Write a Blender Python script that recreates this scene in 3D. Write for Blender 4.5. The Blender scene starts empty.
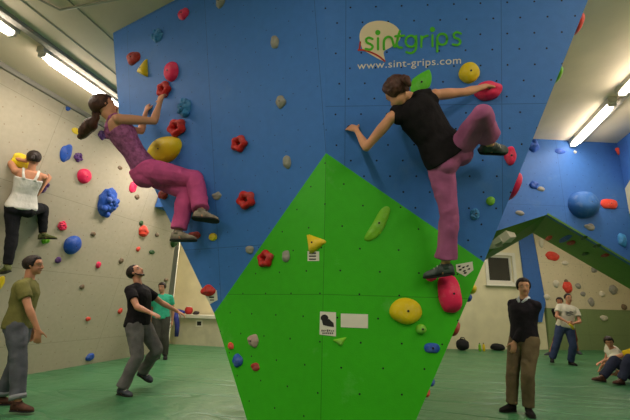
import bpy, bmesh, math, random
from mathutils import Vector, Matrix, noise
V3 = Vector
C = bpy.context.scene.collection
scene = bpy.context.scene
random.seed(4)

# ------------------------------------------------------------------ camera
f = 385.0
roll = math.radians(1.5)
CH = 1.22
u0 = 101*math.cos(roll)+99*math.sin(roll); v0 = -101*math.sin(roll)+99*math.cos(roll)
pit = math.atan(v0/f); yaw = math.atan(u0/f*math.cos(pit))
CAM = V3((0, 0, CH))
F = V3((-math.sin(yaw)*math.cos(pit), math.cos(yaw)*math.cos(pit), math.sin(pit)))
R0 = V3((math.cos(yaw), math.sin(yaw), 0)); U0 = R0.cross(F)
R = R0*math.cos(roll)+U0*math.sin(roll); U = R.cross(F)
cam_data = bpy.data.cameras.new('camera'); cam_data.sensor_width = 36; cam_data.lens = f/630*36
cam_data.clip_start = 0.05; cam_data.clip_end = 100
cam = bpy.data.objects.new('camera', cam_data); C.objects.link(cam)
m = Matrix.Identity(4)
for i in range(3):
    m[i][0] = R[i]; m[i][1] = U[i]; m[i][2] = -F[i]; m[i][3] = CAM[i]
cam.matrix_world = m
scene.camera = cam
scene.view_settings.view_transform = 'Standard'; scene.view_settings.look = 'None'
scene.view_settings.gamma = 1; scene.view_settings.use_curve_mapping = False
scene.view_settings.exposure = 0.0
Z = V3((0, 0, 1))
FH = V3((-math.sin(yaw), math.cos(yaw), 0))      # straight ahead, level
RH = R0.copy()

def ray(x, y): return F + R*((x-315)/f) + U*((210-y)/f)
def dep(x, y, d): return CAM + ray(x, y)*d
def hit(x, y, p0, n):
    r = ray(x, y); return CAM + r*((V3(p0)-CAM).dot(n)/r.dot(n))
def floorpt(x, y, z=0): return hit(x, y, (0, 0, z), Z)
def proj(P):
    v = P-CAM; d = v.dot(F); return (315+f*v.dot(R)/d, 210-f*v.dot(U)/d, d)
def W(r, u, fw): return RH*r + Z*u + FH*fw       # a direction: right, up, ahead

# ------------------------------------------------------------------ materials
def lin(c):
    def g(v):
        v /= 255.0
        return v/12.92 if v <= 0.04045 else ((v+0.055)/1.055)**2.4
    return (g(c[0]), g(c[1]), g(c[2]), 1)

class NT:
    def __init__(s, name):
        s.m = bpy.data.materials.new(name); s.m.use_nodes = True
        s.t = s.m.node_tree; s.b = s.t.nodes['Principled BSDF']
    def n(s, typ, **k):
        o = s.t.nodes.new(typ)
        for a, v in k.items(): setattr(o, a, v)
        return o
    def l(s, a, b): s.t.links.new(a, b)
    def math(s, op, a, b=None, c=None):
        o = s.n('ShaderNodeMath', operation=op)
        for i, v in enumerate((a, b, c)):
            if v is None: continue
            if isinstance(v, (int, float)): o.inputs[i].default_value = v
            else: s.l(v, o.inputs[i])
        return o.outputs[0]
    def mix(s, fac, a, b):
        o = s.n('ShaderNodeMix', data_type='RGBA')
        if isinstance(fac, (int, float)): o.inputs[0].default_value = fac
        else: s.l(fac, o.inputs[0])
        for i, v in ((6, a), (7, b)):
            if isinstance(v, tuple): o.inputs[i].default_value = v
            else: s.l(v, o.inputs[i])
        return o.outputs[2]

MC = {}
def mat(name, col, rough=0.7, var=0.12, scale=6.0, bump=0.0, bscale=60.0, col2=None, spec=0.3, metal=0.0, stretch=None):
    key = name
    if key in MC: return MC[key]
    q = NT(name)
    tc = q.n('ShaderNodeTexCoord')
    src = tc.outputs['Object']
    if stretch:
        mp = q.n('ShaderNodeMapping'); mp.inputs['Scale'].default_value = stretch
        q.l(src, mp.inputs['Vector']); src = mp.outputs[0]
    nz = q.n('ShaderNodeTexNoise'); nz.inputs['Scale'].default_value = scale; nz.inputs['Detail'].default_value = 5
    q.l(src, nz.inputs['Vector'])
    c = lin(col)
    if col2 is None:
        lo = tuple(max(0, x*(1-var*1.6)) for x in c[:3])+(1,); hi = tuple(min(1, x*(1+var*1.6)+var*0.01) for x in c[:3])+(1,)
    else: lo = c; hi = lin(col2)
    rp = q.n('ShaderNodeValToRGB'); rp.color_ramp.elements[0].position = 0.32; rp.color_ramp.elements[1].position = 0.68
    rp.color_ramp.elements[0].color = lo; rp.color_ramp.elements[1].color = hi
    q.l(nz.outputs['Fac'], rp.inputs[0]); q.l(rp.outputs[0], q.b.inputs['Base Color'])
    q.b.inputs['Roughness'].default_value = rough
    q.b.inputs['Specular IOR Level'].default_value = spec
    q.b.inputs['Metallic'].default_value = metal
    if bump > 0:
        n2 = q.n('ShaderNodeTexNoise'); n2.inputs['Scale'].default_value = bscale; n2.inputs['Detail'].default_value = 4
        q.l(src, n2.inputs['Vector'])
        b = q.n('ShaderNodeBump'); b.inputs['Strength'].default_value = bump; b.inputs['Distance'].default_value = 0.01
        q.l(n2.outputs['Fac'], b.inputs['Height']); q.l(b.outputs[0], q.b.inputs['Normal'])
    MC[key] = q.m
    return q.m

def panel_mat(name, col, du, dv, seam_u, seam_v, stain=(200, 205, 200), stain_amt=0.35, hole=0.0075, holecol=(20, 24, 30), rough=0.55):
    """painted plywood with a staggered grid of bolt holes, board joints and chalk smears; UV in metres"""
    q = NT(name)
    uv = q.n('ShaderNodeUVMap'); sp = q.n('ShaderNodeSeparateXYZ'); q.l(uv.outputs[0], sp.inputs[0])
    u, v = sp.outputs[0], sp.outputs[1]
    row = q.math('FLOOR', q.math('DIVIDE', v, dv))
    wn = q.n('ShaderNodeTexWhiteNoise', noise_dimensions='1D'); q.l(row, wn.inputs['W'])
    off = q.math('ADD', q.math('MULTIPLY', q.math('MODULO', row, 2.0), 0.5), q.math('MULTIPLY', wn.outputs[0], 0.16))
    fu = q.math('SUBTRACT', q.math('FRACT', q.math('ADD', q.math('DIVIDE', u, du), off)), 0.5)
    fv = q.math('SUBTRACT', q.math('FRACT', q.math('DIVIDE', v, dv)), 0.5)
    a = q.math('MULTIPLY', fu, du); b = q.math('MULTIPLY', fv, dv)
    d = q.math('SQRT', q.math('ADD', q.math('MULTIPLY', a, a), q.math('MULTIPLY', b, b)))
    hm = q.math('LESS_THAN', d, hole)
    def seam(x, s):
        per, o = s
        k = q.math('ABSOLUTE', q.math('SUBTRACT', q.math('FRACT', q.math('ADD', q.math('DIVIDE', q.math('SUBTRACT', x, o), per), 0.5)), 0.5))
        return q.math('LESS_THAN', q.math('MULTIPLY', k, per), 0.0028)
    sm = q.math('MAXIMUM', seam(u, seam_u), seam(v, seam_v))
    nz = q.n('ShaderNodeTexNoise'); nz.inputs['Scale'].default_value = 2.2; nz.inputs['Detail'].default_value = 7; nz.inputs['Roughness'].default_value = 0.65
    q.l(uv.outputs[0], nz.inputs['Vector'])
    r = q.n('ShaderNodeValToRGB'); r.color_ramp.elements[0].position = 0.60; r.color_ramp.elements[1].position = 0.82
    q.l(nz.outputs['Fac'], r.inputs[0])
    n2 = q.n('ShaderNodeTexNoise'); n2.inputs['Scale'].default_value = 14; n2.inputs['Detail'].default_value = 5
    q.l(uv.outputs[0], n2.inputs['Vector'])
    c = lin(col); lo = tuple(x*0.9 for x in c[:3])+(1,); hi = tuple(min(1, x*1.1) for x in c[:3])+(1,)
    base = q.mix(n2.outputs['Fac'], lo, hi)
    base = q.mix(q.math('MULTIPLY', r.outputs[0], stain_amt), base, lin(stain))
    base = q.mix(q.math('MULTIPLY', sm, 0.6), base, tuple(x*0.35 for x in c[:3])+(1,))
    base = q.mix(hm, base, lin(holecol))
    q.l(base, q.b.inputs['Base Color'])
    q.b.inputs['Roughness'].default_value = rough; q.b.inputs['Specular IOR Level'].default_value = 0.25
    bp = q.n('ShaderNodeBump'); bp.inputs['Strength'].default_value = 0.25; bp.inputs['Distance'].default_value = 0.004
    n3 = q.n('ShaderNodeTexNoise'); n3.inputs['Scale'].default_value = 90; q.l(uv.outputs[0], n3.inputs['Vector'])
    q.l(n3.outputs['Fac'], bp.inputs['Height']); q.l(bp.outputs[0], q.b.inputs['Normal'])
    return q.m

def emit(name, col, s):
    q = NT(name); q.b.inputs['Base Color'].default_value = (0.8, 0.8, 0.8, 1)
    q.b.inputs['Emission Color'].default_value = col; q.b.inputs['Emission Strength'].default_value = s
    return q.m

# ------------------------------------------------------------------ mesh building
class MB:
    def __init__(s): s.v = []; s.f = []; s.uv = {}; s.mi = []
    def add(s, vs, fs, mi=0):
        o = len(s.v); s.v += [V3(x) for x in vs]
        for q in fs: s.f.append(tuple(o+i for i in q)); s.mi.append(mi)
    def loft(s, rings, mi=0):
        n = len(rings[0]); vs = [p for r in rings for p in r]; fs = []
        for k in range(len(rings)-1):
            for i in range(n):
                j = (i+1) % n
                fs.append((k*n+i, k*n+j, (k+1)*n+j, (k+1)*n+i))
        a = len(vs); vs.append(sum(rings[0], V3())/n); vs.append(sum(rings[-1], V3())/n)
        for i in range(n):
            j = (i+1) % n
            fs.append((a, j, i)); fs.append((a+1, (len(rings)-1)*n+i, (len(rings)-1)*n+j))
        s.add(vs, fs, mi)
    def ellipsoid(s, c, X, Y, Zv, n=16, m=10, mi=0):
        rings = []
        for k in range(1, m):
            a = math.pi*k/m - math.pi/2
            rings.append([c+Zv*math.sin(a)+(X*math.cos(t)+Y*math.sin(t))*math.cos(a) for t in [2*math.pi*i/n for i in range(n)]])
        vs = [p for r in rings for p in r]; fs = []
        for k in range(m-2):
            for i in range(n):
                j = (i+1) % n; fs.append((k*n+i, k*n+j, (k+1)*n+j, (k+1)*n+i))
        a = len(vs); vs += [c-Zv, c+Zv]
        for i in range(n):
            j = (i+1) % n; fs.append((a, j, i)); fs.append((a+1, (m-2)*n+i, (m-2)*n+j))
        s.add(vs, fs, mi)
    def ball(s, c, r, n=14, m=9, mi=0): s.ellipsoid(V3(c), V3((r, 0, 0)), V3((0, r, 0)), V3((0, 0, r)), n, m, mi)
    def tube(s, pts, rad, n=14, mi=0, flat=None):
        pts = [V3(p) for p in pts]; rings = []
        t0 = (pts[1]-pts[0]).normalized()
        a = t0.cross(Z if abs(t0.z) < 0.9 else V3((1, 0, 0))).normalized()
        for k, p in enumerate(pts):
            t = (pts[min(k+1, len(pts)-1)]-pts[max(k-1, 0)]).normalized()
            a = (a-t*a.dot(t)).normalized(); b = t.cross(a)
            r = rad[k] if hasattr(rad, '__len__') else rad
            fl = flat if flat else 1
            rings.append([p+(a*math.cos(x)*r+b*math.sin(x)*r*fl) for x in [2*math.pi*i/n for i in range(n)]])
        s.loft(rings, mi)
    def box(s, c, X, Y, Zv, mi=0):
        c = V3(c); vs = [c+X*i+Y*j+Zv*k for i in (-1, 1) for j in (-1, 1) for k in (-1, 1)]
        s.add(vs, [(0, 1, 3, 2), (4, 6, 7, 5), (0, 4, 5, 1), (2, 3, 7, 6), (0, 2, 6, 4), (1, 5, 7, 3)], mi)
    def prism(s, pts, ext, mi=0):
        n = len(pts); vs = [V3(p) for p in pts]+[V3(p)+ext for p in pts]
        fs = [tuple(range(n)), tuple(range(2*n-1, n-1, -1))]+[(i, i+n, (i+1) % n+n, (i+1) % n) for i in range(n)]
        s.add(vs, fs, mi)
    def mesh(s, name, origin=None):
        o = V3(origin) if origin is not None else V3()
        me = bpy.data.meshes.new(name); me.from_pydata([p-o for p in s.v], [], s.f)
        for i, p in enumerate(me.polygons): p.material_index = s.mi[i]
        me.validate(); bm = bmesh.new(); bm.from_mesh(me); bmesh.ops.recalc_face_normals(bm, faces=bm.faces); bm.to_mesh(me); bm.free()
        return me

def link(name, me, mats, parent=None, loc=None, smooth=True):
    o = bpy.data.objects.new(name, me); C.objects.link(o)
    if not isinstance(mats, (list, tuple)): mats = [mats]
    me.materials.clear()
    for x in mats: me.materials.append(x)
    if smooth:
        for p in me.polygons: p.use_smooth = True
    if loc is not None: o.location = loc
    if parent is not None: o.parent = parent
    return o

def build(mb, name, mats, parent=None, smooth=True, origin=None):
    """one mesh object; world coordinates; local origin at its parent's spot or at the given origin"""
    if parent is not None:
        me = mb.mesh(name, parent.location if parent.get('root') else wloc(parent))
        return link(name, me, mats, parent, None, smooth)
    if origin is None:
        xs = [p.x for p in mb.v]; ys = [p.y for p in mb.v]; zs = [p.z for p in mb.v]
        origin = V3(((min(xs)+max(xs))/2, (min(ys)+max(ys))/2, min(zs)))
    return link(name, mb.mesh(name, origin), mats, None, origin, smooth)
def wloc(o):
    p = V3(o.location)
    while o.parent: o = o.parent; p += V3(o.location)
    return p
def tag(o, label=None, cat=None, group=None, kind=None):
    if label: o['label'] = label
    if cat: o['category'] = cat
    if group: o['group'] = group
    if kind: o['kind'] = kind
    return o
def empty(name, loc, label, cat, group=None):
    o = bpy.data.objects.new(name, None); C.objects.link(o); o.location = loc; o.empty_display_size = 0.1
    return tag(o, label, cat, group)

def remesh(mb, name, voxel, smooth=3, wr=0.0, wrs=9.0, seed=0, origin=V3()):
    """one continuous surface grown over overlapping closed shapes"""
    me = mb.mesh(name+'_src'); ob = bpy.data.objects.new(name+'_src', me); C.objects.link(ob)
    r = ob.modifiers.new('r', 'REMESH'); r.mode = 'VOXEL'; r.voxel_size = voxel
    if smooth:
        sm = ob.modifiers.new('s', 'SMOOTH'); sm.factor = 0.5; sm.iterations = smooth
    dg = bpy.context.evaluated_depsgraph_get(); dg.update()
    out = bpy.data.meshes.new_from_object(ob.evaluated_get(dg))
    bpy.data.objects.remove(ob); bpy.data.meshes.remove(me)
    out.name = name
    nn = [V3(v.normal) for v in out.vertices]
    sd = V3((seed*3.1, seed*1.7, seed))
    for i, v in enumerate(out.vertices):
        p = V3(v.co)
        if wr:
            q = p+sd
            a = noise.noise(V3((q.x*wrs*0.9+q.z*2, q.y*wrs*0.9-q.z*2, q.z*wrs*0.8)))
            b = noise.noise(q*wrs*2.3)
            v.co = p+nn[i]*(wr*(1-2.2*abs(a))+wr*0.4*b)
        v.co = V3(v.co)-origin
    return out
# ------------------------------------------------------------------ planes of the place
H = 4.3
class Pl:
    def __init__(s, p0, n):
        s.p = V3(p0); n = V3(n).normalized()
        if n.dot(CAM-s.p) < 0: n = -n
        s.n = n; s.u = Z.cross(n).normalized(); s.v = n.cross(s.u)
    def px(s, x, y, off=0.0): return hit(x, y, s.p+s.n*off, s.n)
    def uv(s, P): d = V3(P)-s.p; return (d.dot(s.u), d.dot(s.v))
    def at(s, u, v, off=0.0): return s.p+s.u*u+s.v*v+s.n*off

P1 = hit(113, 33, (0, 0, H), Z); P2 = hit(175, 0, (0, 0, H), Z); dBL = (P2-P1).normalized()
RT = P2+dBL*1.78
A = dep(326, 153, 3.1)
BL = Pl(A, dBL.cross(RT-A))
aBR = math.radians(14.6-4.5)
BR = Pl(A, V3((math.cos(aBR), math.sin(aBR), 0)).cross(RT-A))
Bp = BL.px(214, 313); Cp = BR.px(484, 262)
G = V3((A.x, A.y, 0))
GL = Pl(A, (G-A).cross(Bp-A)); GR = Pl(A, (G-A).cross(Cp-A))
LW = Pl((-6.3, 4, 0), (0.97, 0, -0.22))
ARp = V3((2.31, 7.33, 0)); ARd = V3((1.33, 0.43, 0)).normalized()
AR = Pl(ARp, ARd.cross(Z))
BKp = V3((1.01, 13.77, 0)); BKd = V3((0.905, 0.424, 0)).normalized()
BK = Pl(BKp, BKd.cross(Z))
RW = Pl(hit(617, 143, (0, 0, H), Z), (1, 0, 0))

def uvfill(o, P, origin=None):
    """flat coordinates in metres, measured in the plane P"""
    me = o.data; l = me.uv_layers.new(name='UVMap'); base = wloc(o)
    for lp in me.loops:
        l.data[lp.index].uv = P.uv(base+me.vertices[lp.vertex_index].co)

def slab(name, P, pts, m, thick=0.03, parent=None, kind=None, back=None):
    mb = MB(); mb.prism(pts, back if back is not None else -P.n*thick)
    o = build(mb, name, m, parent, smooth=False)
    uvfill(o, P)
    if kind: o['kind'] = kind
    return o

# ------------------------------------------------------------------ materials of the place
su = BR.uv(BR.px(501.5, 60))[0]
M_blueR = panel_mat('blue painted plywood', (66, 122, 200), 0.205, 0.125, (1.22, su), (2.6, BR.uv(BR.px(450, 30))[1]+2.0), stain=(130, 160, 190), stain_amt=0.25)
M_blueL = panel_mat('blue painted plywood left', (66, 122, 200), 0.24, 0.16, (1.22, 0.0), (2.6, 1.9), stain=(130, 160, 190), stain_amt=0.25, hole=0.005, holecol=(28, 60, 110))
M_green = panel_mat('green painted plywood', (58, 178, 24), 0.30, 0.17, (2.4, 0.0), (1.22, GR.uv(GR.px(380, 296))[1]), stain=(190, 215, 170), stain_amt=0.22, hole=0.007)
M_blueF = panel_mat('blue paint far', (62, 108, 180), 0.3, 0.22, (1.22, 0.3), (2.44, 0.6), stain=(150, 175, 200), stain_amt=0.2, holecol=(30, 60, 110))
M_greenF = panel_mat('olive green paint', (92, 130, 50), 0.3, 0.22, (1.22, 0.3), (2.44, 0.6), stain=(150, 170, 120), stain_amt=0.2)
M_beige = panel_mat('pale textured climbing wall', (184, 174, 154), 0.27, 0.21, (2.44, 0.4), (1.22, 0.5), stain=(215, 212, 200), stain_amt=0.3, hole=0.008, holecol=(150, 128, 108), rough=0.85)
M_beigeF = panel_mat('pale far climbing wall', (214, 202, 170), 0.3, 0.3, (2.44, 0.4), (2.44, 0.5), stain=(190, 180, 160), stain_amt=0.3, hole=0.012, holecol=(150, 130, 105), rough=0.85)
M_greenW = panel_mat('grey green far wall', (128, 146, 98), 0.3, 0.3, (2.44, 0.4), (2.44, 0.5), stain=(140, 150, 120), stain_amt=0.3, hole=0.0, rough=0.8)
M_cream = mat('cream plaster', (222, 214, 178), 0.85, 0.05, 2.0, 0.15, 40)
M_white = mat('white paint', (222, 220, 205), 0.7, 0.03, 3, 0.05, 50)
M_ceil = mat('ceiling paint', (222, 205, 182), 0.85, 0.06, 1.1, 0.2, 14)
M_beam = mat('grey ceiling trim', (150, 143, 134), 0.7, 0.06, 3, 0.1, 20)
M_conc = mat('painted concrete bench', (205, 198, 172), 0.8, 0.06, 4, 0.2, 30)

def floor_mat():
    q = NT('green mat tarpaulin')
    tc = q.n('ShaderNodeTexCoord')
    nz = q.n('ShaderNodeTexNoise'); nz.inputs['Scale'].default_value = 1.1; nz.inputs['Detail'].default_value = 6; nz.inputs['Roughness'].default_value = 0.6
    q.l(tc.outputs['Object'], nz.inputs['Vector'])
    base = q.mix(nz.outputs['Fac'], lin((36, 94, 54)), lin((84, 142, 98)))
    n3 = q.n('ShaderNodeTexNoise'); n3.inputs['Scale'].default_value = 3.5; n3.inputs['Detail'].default_value = 8; n3.inputs['Roughness'].default_value = 0.7
    q.l(tc.outputs['Object'], n3.inputs['Vector'])
    r = q.n('ShaderNodeValToRGB'); r.color_ramp.elements[0].position = 0.60; r.color_ramp.elements[1].position = 0.78
    q.l(n3.outputs['Fac'], r.inputs[0])
    base = q.mix(q.math('MULTIPLY', r.outputs[0], 0.35), base, lin((170, 190, 160)))
    q.l(base, q.b.inputs['Base Color'])
    q.b.inputs['Roughness'].default_value = 0.38; q.b.inputs['Specular IOR Level'].default_value = 0.4
    mp = q.n('ShaderNodeMapping'); mp.inputs['Scale'].default_value = (0.35, 1.5, 1); mp.inputs['Rotation'].default_value = (0, 0, 0.55)
    q.l(tc.outputs['Object'], mp.inputs[0])
    n2 = q.n('ShaderNodeTexNoise', noise_type='RIDGED_MULTIFRACTAL') if False else q.n('ShaderNodeTexNoise')
    n2.inputs['Scale'].default_value = 0.8; n2.inputs['Detail'].default_value = 1.5; n2.inputs['Distortion'].default_value = 0.8
    q.l(mp.outputs[0], n2.inputs['Vector'])
    k = q.math('ABSOLUTE', q.math('SUBTRACT', n2.outputs['Fac'], 0.5))
    k = q.math('POWER', q.math('MINIMUM', q.math('MULTIPLY', k, 20.0), 1.0), 0.7)
    k = q.math('ADD', q.math('MULTIPLY', k, 0.5), q.math('MULTIPLY', nz.outputs['Fac'], 1.6))
    b = q.n('ShaderNodeBump'); b.inputs['Strength'].default_value = 0.8; b.inputs['Distance'].default_value = 0.05
    q.l(k, b.inputs['Height']); q.l(b.outputs[0], q.b.inputs['Normal'])
    return q.m
M_floor = floor_mat()

# ------------------------------------------------------------------ room shell
mb = MB(); mb.box((1.0, 6.5, -0.1), V3((9, 0, 0)), V3((0, 12, 0)), V3((0, 0, 0.1)))
o = build(mb, 'floor', M_floor, smooth=False); o['kind'] = 'structure'
mb = MB()
mb.box((0.0, 6.0, H+0.1), V3((9, 0, 0)), V3((0, 12.5, 0)), V3((0, 0, 0.1)))
o = build(mb, 'ceiling', M_ceil, smooth=False); o['kind'] = 'structure'

zl = LW.v
def lw(y, z):  # point of the leaning left wall
    return LW.p+V3((0, y-4, 0))+V3((z*0.22/0.97, 0, z))
slab('wall_left', LW, [lw(-3, -0.02), lw(LW.px(162, 349).y, -0.02), lw(LW.px(173.5, 247).y, 2.70), lw(7.5, H+0.02), lw(-3, H+0.02)], M_beige, 0.12, kind='structure')
# dark trim where the left wall meets the ceiling
mb = MB(); a, b = lw(-3, H-0.06), lw(7.7, H-0.06)
mb.prism([a+V3((0.002, 0, 0)), a+V3((0.05, 0, 0.0)), a+V3((0.07, 0, 0.07)), a+V3((-0.01, 0, 0.07))], b-a)
o = build(mb, 'trim_1', M_beam, smooth=False); o['kind'] = 'structure'
# white jamb at the far end of the left wall
a = hit(160, 348, (0, 9.5, 0), V3((0, 1, 0))); b = hit(167.5, 348, (0, 9.5, 0), V3((0, 1, 0)))
mb = MB(); mb.box(((a.x+b.x)/2, 9.52, H/2), V3(((b.x-a.x)/2, 0, 0)), V3((0, 0.02, 0)), V3((0, 0, H/2+.01)))
o = build(mb, 'trim_2', M_white, smooth=False); o['kind'] = 'structure'
# back-left wall behind the bench
mb = MB(); mb.box((-4.6, 11.75, H/2), V3((3.8, 0, 0)), V3((0, 0.06, 0)), V3((0, 0, H/2+0.01)))
o = build(mb, 'wall_back_left', M_cream, smooth=False); o['kind'] = 'structure'
mb = MB(); mb.box((-8.2, 10.7, H/2), V3((0.06, 0, 0)), V3((0, 1.1, 0)), V3((0, 0, H/2+0.01)))
mb.box((-7.1, 9.56, H/2), V3((7.1+a.x, 0, 0)), V3((0, 0.05, 0)), V3((0, 0, H/2+0.01)))
o = build(mb, 'wall_alcove', M_cream, smooth=False); o['kind'] = 'structure'

# cream back wall with a window opening
def bk(u, z, off=0.0): return BKp+BKd*u+Z*z+BK.n*off
def bkpx(x, y, off=0.0):
    p = BK.px(x, y, off); return ((p-BKp).dot(BKd), p.z)
w0 = bkpx(489.5, 280.5); w1 = bkpx(510.5, 257.5)          # window glass area
U0_, U1_ = -3.2, bkpx(545, 330)[0]
wl, wr_, wb, wt = w0[0]-0.03, w1[0]+0.03, w0[1]-0.04, w1[1]+0.04
mb = MB()
for (a, b, c, d) in ((U0_, wl, -0.02, H), (wr_, U1_+0.05, -0.02, H), (wl, wr_, -0.02, wb), (wl, wr_, wt, H)):
    mb.prism([bk(a, c), bk(b, c), bk(b, d), bk(a, d)], -BK.n*0.2)
o = build(mb, 'wall_back', M_cream, smooth=False); o['kind'] = 'structure'
# window: frame, sash, sill, pane
win = empty('window_1', bk((wl+wr_)/2, wb, 0), None, None); win['kind'] = 'structure'; win['root'] = 1
def frame(mb, a, b, c, d, t, o0, th):
    for (p, q, r, s_) in ((a, a+t, c, d), (b-t, b, c, d), (a+t, b-t, c, c+t), (a+t, b-t, d-t, d)):
        mb.prism([bk(p, r, o0), bk(q, r, o0), bk(q, s_, o0), bk(p, s_, o0)], BK.n*th)
mb = MB(); frame(mb, wl-0.10, wr_+0.12, wb-0.10, wt+0.12, 0.11, 0.0, 0.04)
build(mb, 'window_frame', M_white, win, False)
mb = MB(); frame(mb, wl, wr_, wb, wt, 0.06, -0.10, 0.06)
build(mb, 'sash', M_white, win, False)
mb = MB(); mb.prism([bk(wl-0.16, wb-0.14, 0), bk(wr_+0.16, wb-0.14, 0), bk(wr_+0.16, wb-0.10, 0), bk(wl-0.16, wb-0.10, 0)], BK.n*0.12)
build(mb, 'window_sill', M_white, win, False)
q = NT('dark window glass'); q.b.inputs['Base Color'].default_value = lin((38, 40, 40)); q.b.inputs['Roughness'].default_value = 0.05; q.b.inputs['Specular IOR Level'].default_value = 0.7
mb = MB(); mb.prism([bk(wl, wb, -0.09), bk(wr_, wb, -0.09), bk(wr_, wt, -0.09), bk(wl, wt, -0.09)], -BK.n*0.01)
build(mb, 'pane', q.m, win, False)
mb = MB(); mb.prism([bk(wl, wb, -0.2), bk(wr_, wb, -0.2), bk(wr_, wt, -0.2), bk(wl, wt, -0.2)], -BK.n*0.02)
build(mb, 'shutter', mat('dark blind', (60, 58, 54), 0.8), win, False)

# blue slanted panel beside the window, and the pale wall with a green foot to the right of it
zt = 4.25
a = bkpx(518, 238); b = bkpx(531.5, 233); c = bkpx(545, 300); c2 = bkpx(541, 322); d = bkpx(529, 322)
blue_pts = [bk(a[0], a[1]+1.2, .004), bk(b[0]-0.08, b[1]+1.2, .004), bk(b[0], b[1], .004), bk(c[0], c[1], .004), bk(c2[0], c2[1], .004), bk(d[0], d[1], .004), bk(a[0], a[1], .004)]
o = slab('wall_back_blue_panel', BK, [p+BK.n*0.05 for p in blue_pts], M_blueF, 0.05, kind='structure')
gl = bkpx(546, 308)[1]; ur = bkpx(700, 308)[0]+3
uL = c[0]-0.02
o = slab('wall_back_lower', BK, [bk(uL-0.05, -0.02, 0.06), bk(ur, -0.02, 0.06), bk(ur, gl, 0.06), bk(uL+0.0, gl, 0.06)], M_greenW, 0.2, kind='structure')
o = slab('wall_back_upper', BK, [bk(uL, gl, 0.07), bk(ur, gl, 0.07), bk(ur, H, 0.07), bk(b[0]-0.08, H, 0.07), bk(b[0]+0.02, b[1], 0.07)], M_beigeF, 0.2, kind='structure')
# right side walls beyond and before the arch
mb = MB(); mb.box((8.2, 12.5, H/2), V3((0.1, 0, 0)), V3((0, 4.6, 0)), V3((0, 0, H/2+.01)))
o = build(mb, 'wall_right', M_cream, smooth=False); o['kind'] = 'structure'
xr = RW.p.x
r0 = RW.px(617, 143); r1 = RW.px(617, 202); r2 = RW.px(640, 163); r3 = RW.px(640, 223); r4 = RW.px(640, 238); r5 = RW.px(617, 207)
dq = (r2-r1); r2b = r1+dq*((H-0.3-r1.z)/dq.z)
slab('wall_right_upper', RW, [V3((xr, r0.y, H+.01)), r1, r2b, V3((xr, -2, H-0.3)), V3((xr, -2, H+.01))], M_blueF, 0.12, kind='structure')
slab('wall_right_facet', RW, [r1, r3, V3((xr, -2, r3.z-0.3)), V3((xr, -2, H-0.3)), r2b], M_cream, 0.10, kind='structure')
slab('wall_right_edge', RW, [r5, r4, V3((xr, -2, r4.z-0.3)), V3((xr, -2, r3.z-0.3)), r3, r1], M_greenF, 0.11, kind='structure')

# ------------------------------------------------------------------ arch: blue face with a tunnel lined in green
def arp(x, y): return AR.px(x, y)
def arl(u, z, off=0): return ARp+ARd*u+Z*z+AR.n*off
def auz(P): return ((P-ARp).dot(ARd), P.z)
ap = arp(547, 214.5); al = arp(504, 228.5); ar_ = arp(630, 263)
sl = (al-ap); sr = (ar_-ap)
alz = ap+sl*1.9; arz = ap+sr*1.75
uLf = auz(alz)[0]; uRt = auz(arz)[0]
arch = empty('climbing_arch', arl(0.5, 0), 'blue climbing wall behind the prow with a green-lined pointed tunnel through it', 'climbing wall'); arch['root'] = 1
top_l = arl(uLf, H); top_r = arl(uRt, H)
back_d = V3((0, 0.10, 0))
mb = MB()
mb.prism([alz, ap, V3((ap.x, ap.y, H)), top_l], back_d); mb.prism([ap, arz, top_r, V3((ap.x, ap.y, H))], back_d)
o = build(mb, 'front_panel', M_blueF, arch, False); uvfill(o, AR)
# inner outline, further along the tunnel and lower
IN = Pl(ap+V3((0, 1.5, 0)), AR.n)
ip = IN.px(533, 233); il = IN.px(481, 262.5); ir = IN.px(630, 289)
ilz = ip+(il-ip)*1.9; irz = ip+(ir-ip)*1.5
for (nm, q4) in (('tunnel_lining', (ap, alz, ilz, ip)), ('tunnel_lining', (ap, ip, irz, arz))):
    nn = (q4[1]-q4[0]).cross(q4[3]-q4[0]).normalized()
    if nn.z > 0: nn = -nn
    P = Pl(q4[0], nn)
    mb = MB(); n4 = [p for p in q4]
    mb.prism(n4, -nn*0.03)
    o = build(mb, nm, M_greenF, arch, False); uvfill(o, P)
# right leg of the arch, past the frame; on the left the arch runs into the prow
mb = MB(); mb.prism([V3((arz.x, arz.y, 0)), V3((arz.x+.4, arz.y, 0)), V3((arz.x+.4, arz.y, H)), arz], V3((0, 1.2, 0)))
o = build(mb, 'arch_leg', M_blueF, arch, False); uvfill(o, AR)

# blue box volume on the far part of the left wall
p_ = LW.px(154, 207); yb = p_.y
cbv = MB(); a = p_+V3((0.02, 0, 0)); t_ = lw(yb, H)+V3((0.02, 0, 0))
cbv.prism([a, a+V3((1.0, 0, 0)), t_+V3((0.9, 0, 0)), t_], V3((0, 0.6, 0)))
o = build(cbv, 'climbing_volume', M_blueF, smooth=False); uvfill(o, AR)
tag(o, 'blue box volume high on the pale wall, half hidden behind the pink-trousered climber', 'climbing volume')

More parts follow.
